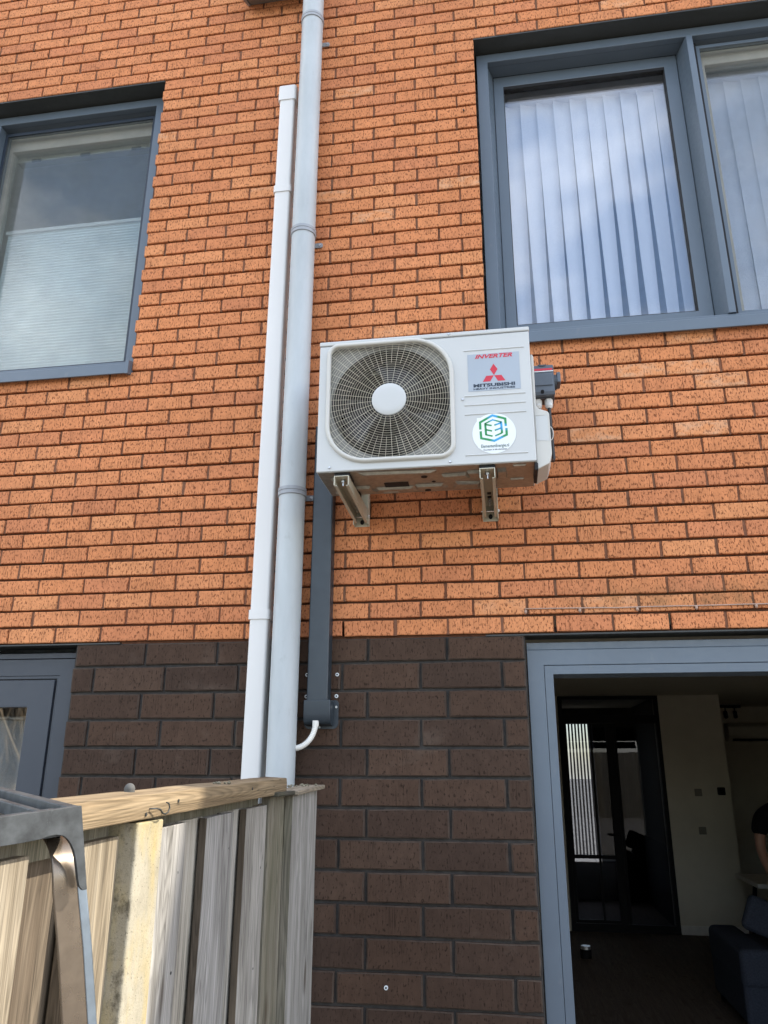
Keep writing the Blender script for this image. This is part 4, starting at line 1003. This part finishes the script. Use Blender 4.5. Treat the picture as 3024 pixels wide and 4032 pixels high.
emboss([(-0.13, -0.29), (-0.06, -0.285), (-0.05, -0.245), (-0.125, -0.245)])
emboss([(-0.02, -0.215), (0.05, -0.215), (0.05, -0.192), (-0.02, -0.192)], 0.006)
emboss([(0.51, -0.435), (0.56, -0.435), (0.56, -0.42), (0.51, -0.42)], 0.005); emboss([(0.50, -0.29), (0.555, -0.29), (0.555, -0.275), (0.50, -0.275)], 0.005)
emboss([(-0.215, -0.235), (-0.165, -0.235), (-0.165, -0.2), (-0.215, -0.2)], 0.008)
for (x, y, r) in ((0.1676, -0.358, 0.013), (0.167, -0.203, 0.013), (0.464, -0.322, 0.008), (0.20, -0.30, 0.008)):
    MB().tube([(x, y, 2.9255), (x, y, 2.9245)], r, 16).build('drain_hole', M['gasket'], bp)
MB().box(0.0, 0.098, -0.312, -0.262, 2.9243, 2.9256).build('slot', M['gasket'], bp)
# valve cover at the right end
cv = MB().prism([(0.599, 2.90), (0.645, 2.922), (0.657, 2.962), (0.6565, 3.125), (0.652, 3.135), (0.618, 3.150), (0.609, 3.162), (0.611, 3.372), (0.607, 3.384), (0.599, 3.385)], -0.44, -0.27, 'y')
cvo = cv.build('valve_cover', M['accream'], ac, bevel=0.004, seg=3)
MB().add([(0.6045, -0.4412, 3.1195), (0.6485, -0.4412, 3.1195), (0.6505, -0.4412, 3.013), (0.6045, -0.4412, 3.0165)], [(0, 1, 2, 3)]).build('grip_panel', M['acw'], cvo)
MB().box(0.604, 0.642, -0.4425, -0.4405, 3.1190, 3.1215).build('grip_lip', M['accream'], cvo)
MB().box(0.590, 0.6025, AY + 0.01, -0.30, 2.895, 2.925).build('end_clip', M['gasket'], ac, bevel=0.003)
ring = MB().tube([(0.6585, -0.38 , 3.075 + 0.026*math.sin(a)) if False else (0.6575 + 0.012*max(0.0, math.cos(a)), -0.40, 3.06 + 0.028*math.sin(a)) for a in [R(-90 + 180*k/12) for k in range(13)]], 0.002, 6).build('tie_loop', M['accream'], cvo)

# wall brackets
def bracket_tree(x, label):
    t = thing('wall_bracket', label, 'bracket', (x, -0.23, 2.91), 'brackets carrying the outdoor unit')
    w = 0.029; th = 0.003
    arm = MB()
    # channel open downwards: top plate, two cheeks tapering to the front, lips
    arm.box(x - w, x + w, -0.455, -0.004, 2.9085, 2.9115)
    for s in (-1, 1):
        x0, x1 = (x - w, x - w + th) if s < 0 else (x + w - th, x + w)
        arm.prism([(-0.455, 2.9085), (-0.455, 2.872), (-0.03, 2.852), (-0.004, 2.852), (-0.004, 2.9085)], x0, x1, 'x')
        y0_ = x1 if s < 0 else x0 - 0.009
        arm.prism([(-0.450, 2.8735), (-0.450, 2.8710), (-0.03, 2.8510), (-0.03, 2.8535)], y0_, y0_ + 0.009, 'x')
    arm.build('arm', M['bracket'], t, bevel=0.0006, seg=1)
    up = MB(); up.box(x - w - 0.004, x + w + 0.004, -0.0035, -0.0005, 2.842, 3.30)
    for s in (-1, 1):
        x0, x1 = (x - w - 0.004, x - w - 0.001) if s < 0 else (x + w + 0.001, x + w + 0.004)
        up.box(x0, x1, -0.045, -0.0035, 2.842, 3.30)
    up.build('upright', M['bracket'], t, bevel=0.0006, seg=1)
    MB().box(x - 0.030, x + 0.030, -0.445, -0.36, 2.9118, 2.9258).build('rubber_pad', M['gasket'], t, bevel=0.002)
    MB().box(x - 0.030, x + 0.030, -0.28, -0.19, 2.9118, 2.9258).build('rubber_pad', M['gasket'], t, bevel=0.002)
    MB().tube([(x, -0.415, 2.925), (x, -0.415, 2.882)], 0.0045, 10).tube([(x, -0.415, 2.907), (x, -0.415, 2.897)], 0.010, 6).build('bolt', M['steel'], t)
    MB().tube([(x, -0.12, 2.907), (x, -0.12, 2.872)], 0.004, 10).tube([(x, -0.12, 2.9), (x, -0.12, 2.89)], 0.009, 6).build('bolt', M['steel'], t)
    MB().tube([(x - w - 0.010, -0.04, 2.875), (x + w + 0.010, -0.04, 2.875)], 0.003, 8).tube([(x + w + 0.004, -0.04, 2.875), (x + w + 0.010, -0.04, 2.875)], 0.0065, 6).build('cross_bolt', M['steel'], t)
    MB().box(x - 0.008, x + 0.008, -0.19, -0.165, 2.9065, 2.908).box(x - 0.008, x + 0.008, -0.145, -0.125, 2.9065, 2.908).build('slot', M['gasket'], t)
    MB().prism([(x + 0.009*math.cos(2*math.pi*k/12), 2.862 + 0.011*math.sin(2*math.pi*k/12)) for k in range(12)], -0.0055, -0.0038, 'y').build('slot', M['gasket'], t)
    return t
bA = bracket_tree(-0.1435, 'ivory steel wall bracket under the fan end of the outdoor unit, left one')
copy_tree(bA, (0.4145, -0.23, 2.91), 'ivory steel wall bracket under the sticker end of the outdoor unit, right one')

# isolator switch behind the right end
iso = thing('isolator_switch', 'slate grey isolator switch with a red strip beside the outdoor unit', 'switch', (0.66, -0.2, 3.38))
ib = MB().prism(rrect(0.612, 0.7045, 3.322, 3.462, [0.006]*4, 3), -0.20, -0.115, 'y').build('body', M['iso'], iso, bevel=0.004)
MB().box(0.614, 0.702, -0.182, -0.112, 3.3195, 3.3215).build('base', M['isod'], iso)
MB().box(0.620, 0.698, -0.2045, -0.2005, 3.366, 3.421).build('raised_panel', M['iso'], ib, bevel=0.002)
MB().box(0.618, 0.700, -0.2025, -0.2004, 3.436, 3.446).build('red_strip', M['red'], ib)
MB().box(0.613, 0.703, -0.2028, -0.2004, 3.4305, 3.4345).build('white_strip', M['white'], ib)
MB().box(0.612, 0.7045, -0.2022, -0.2003, 3.323, 3.338).build('lower_band', M['isod'], ib)
MB().prism(rrect(0.646, 0.660, 3.328, 3.346, [0.006]*4, 4), -0.2040, -0.2024, 'y').build('lock_hole', M['black'], ib)
MB().prism([(0.640, 3.464), (0.676, 3.464), (0.668, 3.457), (0.650, 3.457)], -0.203, -0.15, 'y').build('notch', M['isod'], ib)
MB().tube([(0.7047, -0.155, 3.40), (0.716, -0.155, 3.40)], 0.034, 20).build('knob_base', M['isod'], iso)
MB().box(0.7162, 0.733, -0.190, -0.120, 3.385, 3.432).build('knob', M['iso'], iso, bevel=0.004)
for x in (0.634, 0.679):
    gl_ = MB().tube([(x, -0.16, 3.3192), (x, -0.16, 3.302)], 0.0175, 6).build('gland', M['gland'], iso, bevel=0.0015)
    MB().tube([(x, -0.16, 3.3018), (x, -0.16, 3.288), (x, -0.16, 3.278)], [0.0165, 0.0165, 0.011], 16).build('gland_cap', M['gland'], gl_)
cb1 = MB().tube([(0.679, -0.16, 3.28), (0.680, -0.16, 3.2), (0.682, -0.16, 3.10), (0.683, -0.16, 3.052), (0.680, -0.165, 3.040), (0.672, -0.18, 3.036), (0.655, -0.21, 3.040), (0.61, -0.25, 3.05)], 0.0078, 10).build('power_cable', M['cable'], None)
smooth_by_angle(tag(cb1, 'long black cable hanging from the right gland of the isolator switch', 'cable', 'cables below the isolator switch'), 70)
cb2 = MB().tube([(0.634, -0.16, 3.28), (0.635, -0.165, 3.22), (0.63, -0.19, 3.15), (0.61, -0.22, 3.10)], 0.0085, 10).build('power_cable', M['cable'], None)
smooth_by_angle(tag(cb2, 'short black cable from the left gland going behind the valve cover', 'cable', 'cables below the isolator switch'), 70)

# sealant bead across the bricks over the door
bd = thing('sealant_bead', 'thin pale sealant line with drips across the bricks above the open door', 'sealant', (1.5, -0.004, 2.45))
rg = random.Random(5)
MB().tube([(0.537 + 0.06*i, -0.005, 2.4605 - 0.0045*min(1, i/6) + rg.uniform(-0.0008, 0.0008)) for i in range(44)], 0.0026, 6).build('bead', M['clear'], bd)
for x in (0.540, 0.756, 0.980, 1.206, 1.430, 1.65):
    MB().sphere((x, -0.003, 2.449), 0.0065, 8, 5, 1.5).build('drip', M['clear'], bd, smooth=True)
nl = MB().tube([(0.3648, -0.001, 5.079), (0.362, -0.012, 5.077)], 0.004, 8).build('nail', M['lintel'], None); tag(nl, 'small dark nail in a brick to the left of the wide window', 'nail')

# ------------------------------------------------------------------ fence
fence = thing('wooden_fence', 'weathered wooden garden fence running up to the brick wall', 'fence', (-0.3, -1.2, 0))
rg = random.Random(11)
def zt_(y): return 1.7115 + (y + 2.03) * 0.0165
def zr_top(y): return 1.7965 + (y + 1.47) * 0.0163
def zr_bot(y): return 1.7500 + (y + 1.463) * 0.0160
def board(sec, mat, dz=0.0, edge=None):
    m = MB(); n = len(sec); zs = [0.06, 0.5, 0.9, 1.15, 1.35, 1.55, 1.7]
    vs = []
    for i, z in enumerate(zs):
        wob = rg.uniform(-0.0010, 0.0010)
        for (x, y) in sec:
            zz = z if i < len(zs) - 1 else zt_(y) + dz + rg.uniform(-0.001, 0.001)
            vs.append((x + wob, y + rg.uniform(-0.0010, 0.0010), zz))
    fs = [(i*n + k, i*n + (k+1) % n, (i+1)*n + (k+1) % n, (i+1)*n + k) for i in range(len(zs)-1) for k in range(n)]
    fs += [tuple(range(n))[::-1], tuple((len(zs)-1)*n + k for k in range(n))]
    o = m.add(vs, fs).build('board', mat, fence, bevel=0.0018, seg=2)
    if edge:                                   # the sawn edge stays browner than the weathered face
        o.data.materials.append(edge)
        for p in o.data.polygons:
            if p.normal.y < -0.7: p.material_index = 1
    return o
def front(y1, y2, mat, x=-0.30, t=0.020, cup=0.0012, edge=None):
    ym = (y1 + y2)/2
    return board([(x - t, y1), (x, y1), (x + cup, ym), (x, y2), (x - t, y2)], mat, edge=edge or M['woodb'])
def back(y0, y1, mat, x=-0.327): return board([(x - 0.018, y0), (x, y0), (x, y1), (x - 0.018, y1)], mat)
XS = -0.309
front(-2.573, -2.347, M['woodw'], XS, 0.03); back(-2.41, -2.17, M['woodb'], XS - 0.037)
front(-2.220, -1.941, M['woodw'], XS, 0.03); back(-1.985, -1.73, M['woodb'], XS - 0.043)
front(-1.774, -1.600, M['woodw'], XS, 0.036)
front(-1.512, -1.3332, M['wood']); back(-1.39, -1.17, M['wood'])
front(-1.2065, -1.0056, M['wood']); back(-1.05, -0.86, M['wood'])
front(-0.9005, -0.7067, M['wood']); back(-0.75, -0.60, M['woodb'])
board([(-0.325, -0.684), (-0.300, -0.684), (-0.300, -0.50), (-0.325, -0.50)], M['woodg'], dz=0.0215)
board([(-0.299, -0.5142), (-0.270, -0.5142), (-0.270, -0.254), (-0.299, -0.254)], M['wood'], dz=0.018, edge=M['woodg'])
board([(-0.296, -0.2525), (-0.2715, -0.2525), (-0.2715, -0.171), (-0.296, -0.171)], M['wood'], dz=0.020)
# backing rail in the shadow below the top rail
m = MB(); ys = [-2.6, -1.6, -0.695]
m.add([(x, y, z) for y in ys for (x, z) in ((-0.3330, zr_bot(y) - 0.045), (-0.3330, zr_bot(y) - 0.0015), (-0.36, zr_bot(y) - 0.0015), (-0.36, zr_bot(y) - 0.045))],
      [(i*4 + k, i*4 + (k+1) % 4, i*4 + 4 + (k+1) % 4, i*4 + 4 + k) for i in range(2) for k in range(4)] + [(3, 2, 1, 0), (8, 9, 10, 11)])
m.build('back_rail', M['woodg'], fence)
m = MB(); ys = [-2.65 + 2.05*i/24 for i in range(25)]; vs = []
for y in ys:
    e = rg.uniform(-0.0007, 0.0007)
    vs += [(-0.270 + e, y, zr_bot(y)), (-0.268 + e, y, (zr_bot(y) + zr_top(y))/2), (-0.270 + e, y, zr_top(y) + e), (-0.345, y, zr_top(y) + 0.004 + e), (-0.345, y, zr_bot(y))]
n = 5
fs = [(i*n + k, i*n + (k+1) % n, (i+1)*n + (k+1) % n, (i+1)*n + k) for i in range(24) for k in range(n)] + [tuple(range(n))[::-1], tuple(24*n + k for k in range(n))]
m.add(vs, fs).build('top_rail', M['rail'], fence, bevel=0.003)
def tiltcap(y0, y1, za, zb, x0, x1, th, mat):
    MB().add([(x0, y0, za), (x1, y0, za), (x1, y1, zb), (x0, y1, zb), (x0, y0, za + th), (x1, y0, za + th), (x1, y1, zb + th), (x0, y1, zb + th)],
             [(3, 2, 1, 0), (4, 5, 6, 7), (0, 1, 5, 4), (1, 2, 6, 5), (2, 3, 7, 6), (3, 0, 4, 7)]).build('end_cap', mat, fence, bevel=0.003, seg=2)
tiltcap(-0.735, -0.541, 1.7575, 1.7575, -0.335, -0.256, 0.013, M['woodd'])
tiltcap(-0.539, -0.150, 1.7560, 1.7660, -0.335, -0.246, 0.014, M['woodc'])
post = MB().prism([(-0.272, -1.641), (-0.272, -1.530), (-0.276, -1.526), (-0.44, -1.526), (-0.44, -1.645), (-0.276, -1.645)], 0.0, 1.7425, 'z').build('concrete_post', M['conc'], fence, bevel=0.003)
dome = MB(); n = 16; prof = [(0.0108, 1.785), (0.0108, 1.8015), (0.0112, 1.8030), (0.0105, 1.8065), (0.0085, 1.8105), (0.0055, 1.8132), (0.0025, 1.8144), (0.0, 1.8146)]
vs = [(-0.325 + r*math.cos(2*math.pi*k/n), -1.590 + r*math.sin(2*math.pi*k/n), z) for r, z in prof for k in range(n)]
fs = [(i*n + k, i*n + (k+1) % n, (i+1)*n + (k+1) % n, (i+1)*n + k) for i in range(len(prof)-1) for k in range(n)]
smooth_by_angle(dome.add(vs, fs).build('dome_cap', M['capgrey'], fence), 40)
hk = MB().tube([(-0.268, -1.6113, 1.767), (-0.262, -1.6100, 1.7672), (-0.258, -1.598, 1.7668), (-0.256, -1.586, 1.7645), (-0.255, -1.574, 1.7565), (-0.255, -1.561, 1.7545), (-0.255, -1.548, 1.758), (-0.255, -1.5425, 1.766), (-0.255, -1.549, 1.7745), (-0.255, -1.560, 1.7765)], 0.0017, 6).build('cup_hook', M['lintel'], None)
smooth_by_angle(tag(hk, 'small dark wire hook screwed into the top rail of the fence', 'hook'), 80)
for (x, y, z) in ((-0.2675, -1.625, 1.757), (-0.2675, -1.47, 1.776), (-0.2675, -0.96, 1.787)):
    MB().tube([(x, y, z), (x + 0.0008, y, z)], 0.004, 8).build('nail', M['lintel'], fence)
for (y, z) in ((-1.366, 1.62), (-1.405, 1.25), (-1.035, 1.64), (-0.745, 1.56), (-0.77, 1.30), (-1.36, 1.42)):
    MB().tube([(-0.3003, y, z), (-0.2994, y, z)], 0.0035, 7).build('nail', M['lintel'], fence)
# bits of moss on the fence top
ms = MB(); rg = random.Random(21)
for k in range(26):
    if k < 8: c = (-0.30 + rg.uniform(-0.02, 0.02), -1.13 + rg.uniform(-0.02, 0.02), zr_top(-1.13) + 0.004)
    else: c = (-0.29 + rg.uniform(-0.04, 0.03), rg.uniform(-0.50, -0.2), 1.782)
    ms.sphere(c, rg.uniform(0.002, 0.006), 6, 4, 0.8)
mo = ms.build('moss', M['woodg'], None); mo['kind'] = 'stuff'; mo['label'] = 'dry moss and crumbs on the fence top'; mo['category'] = 'moss'

# ------------------------------------------------------------------ stepladder
P0 = Vector((-0.0319, -2.30, 1.8067)); ef = Vector((-0.582187, -0.813055, 0)); es = Vector((-0.769, 0.6392, 0)); nf = Vector((0.813055, -0.582187, 0))
ld = thing('stepladder', 'stepladder with a worn dark plastic top and metal leg tinted by brown reflections in the foreground', 'ladder', (P0.x, P0.y, 0))
def LT(v): return P0 + ef*v.x + es*v.y + Vector((0, 0, v.z - 0.095*v.x + 0.048*v.y))
def LF(v): return P0 + ef*v.x + nf*v.y + Vector((0, 0, v.z))
plate_o = [(0, 0), (0.30, -0.030), (0.30, -0.058), (0.0837, -0.0375), (0.0633, -0.0357), (0.0423, -0.033), (0.033, -0.0302), (0.0246, -0.0292), (0.0175, -0.0305), (0.0119, -0.0342), (0.0068, -0.0400), (0.0028, -0.0469), (0.0, -0.055), (-0.003, -0.0655), (-0.0055, -0.0760), (-0.0082, -0.0839), (-0.0129, -0.0885), (-0.0176, -0.0878), (-0.0120, -0.060), (-0.006, -0.030)]
MB().prism(plate_o, -0.006, 0.0, 'y').xform(LF).build('front_plate', M['tray'], ld, bevel=0.0012)
m = MB(); m.box(0.0, 0.30, 0.0005, 0.012, -0.020, -0.0005); m.box(0.0, 0.012, 0.012, 0.30, -0.020, -0.0005); m.box(0.012, 0.30, 0.288, 0.30, -0.020, -0.0005)
m.box(0.032, 0.040, 0.012, 0.288, -0.018, -0.003); m.box(0.105, 0.113, 0.012, 0.288, -0.018, -0.003); m.box(0.012, 0.30, 0.045, 0.052, -0.018, -0.005)
m.xform(LT).build('tray_rim', M['tray'], ld, bevel=0.0015)
MB().box(0.002, 0.298, 0.006, 0.298, -0.030, -0.0205).xform(LT).build('tray_floor', M['tray'], ld)
MB().box(0.0, 0.004, 0.004, 0.30, -0.034, -0.0205).xform(LT).build('side_plate', M['tray'], ld)
path = [(0.11, 0.012, -0.0325), (0.078, 0.010, -0.0315), (0.060, 0.0095, -0.0318)]     # (b along es, a along ef, z)
for k in range(9):
    a = R(90 * k / 8); path.append((0.046*(1 - math.sin(a)) + 0.004, 0.0085 - 0.007*k/8, -0.0325 - 0.046*(1 - math.cos(a))))
path += [(0.004, -0.0005, -0.090), (0.004, -0.0145, -0.150), (0.004, -0.0290, -0.2225), (0.004, -0.36, -1.80)]
def legsweep(path, w0, w1, th, name, mat):
    vs = []
    for i, (b, a, z) in enumerate(path):
        pa_, pb_ = path[max(0, i-1)], path[min(len(path)-1, i+1)]
        t_ = Vector((pb_[0]-pa_[0], pb_[2]-pa_[2])).normalized(); nn = Vector((t_.y, -t_.x))
        for (wa, tt) in ((w0, 0), (w1, 0), (w1, 1), (w0, 1)):
            bb, zz = b - nn.x*th*tt, z - nn.y*th*tt
            vs.append(P0 + ef*(a + wa) + es*bb + Vector((0, 0, zz)) - nf*0.012)
    fs = [(i*4 + k, i*4 + (k+1) % 4, i*4 + 4 + (k+1) % 4, i*4 + 4 + k) for i in range(len(path)-1) for k in range(4)] + [(3, 2, 1, 0), tuple((len(path)-1)*4 + k for k in range(4))]
    return smooth_by_angle(MB().add(vs, fs).build(name, mat, ld, bevel=0.0016, seg=3), 50)
legsweep(path, 0.0145, -0.0140, 0.004, 'leg', M['leg_metal'])
side = [(0.008, 0.0012, -0.082), (0.008, -0.0145, -0.150), (0.008, -0.0290, -0.2225), (0.008, -0.36, -1.80)]
legsweep(side, -0.0146, -0.0262, 0.006, 'leg_flange', M['chrome'])
legsweep([(b, 0.30 + 0.03 - (a - 0.0) , z - 0.03) for b, a, z in path[3:]], 0.0145, -0.0140, 0.004, 'leg', M['leg_metal'])
for a in (0.02, 0.28):
    MB().tube([LT(Vector((a, 0.285, -0.02))), LT(Vector((a, 0.29, -0.6))), P0 + ef*a + es*0.30 + Vector((0, 0, -1.80))], 0.010, 8).build('rear_leg', M['chrome'], ld)
for z in (-0.35, -0.62, -0.89, -1.16, -1.43):
    a0 = -0.029 + (z + 0.2225)*0.21
    MB().box(a0 - 0.0, 0.30 - a0, 0.012, 0.09, z - 0.02, z).xform(lambda v: P0 + ef*v.x + es*v.y + Vector((0, 0, v.z))).build('tread', M['tray'], ld, bevel=0.002)

# ------------------------------------------------------------------ garden behind the photographer (seen only in reflections)
tr = thing('pollard_tree', 'bare pollarded tree at the far end of the garden', 'tree', (-10.3, -13.0, 0))
MB().tube([(-10.3, -13, 0), (-10.32, -13, 1.0), (-10.28, -13.02, 1.7), (-10.3, -13, 2.2)], [0.26, 0.22, 0.2, 0.26], 10).build('trunk', M['bark'], tr)
m = MB(); rg = random.Random(9)
for k in range(150):
    a = rg.uniform(0, 2*math.pi); sp_ = rg.uniform(0.2, 1.9); L_ = rg.uniform(1.4, 3.6)
    p0 = Vector((-10.3 + rg.uniform(-0.6, 0.6), -13 + rg.uniform(-0.6, 0.6), rg.uniform(1.6, 2.3))); p1 = p0 + Vector((math.cos(a)*sp_*0.45, math.sin(a)*sp_*0.45, L_*0.45)); p2 = p0 + Vector((math.cos(a)*sp_, math.sin(a)*sp_, L_))
    m.tube([p0, p1, p2], [0.05, 0.03, 0.008], 5)
m.build('crown', M['bark'], tr)
gf = thing('rear_fence', 'brown board fence across the end of the garden', 'fence', (0, -12.5, 0))
for k in range(80):
    MB().box(-15 + 0.3*k, -15 + 0.3*k + 0.29, -14.52, -14.5, 0.0, 2.35 + 0.01*math.sin(k*2.1)).build('board', M['woodw'], gf)

for im in ():
    pass
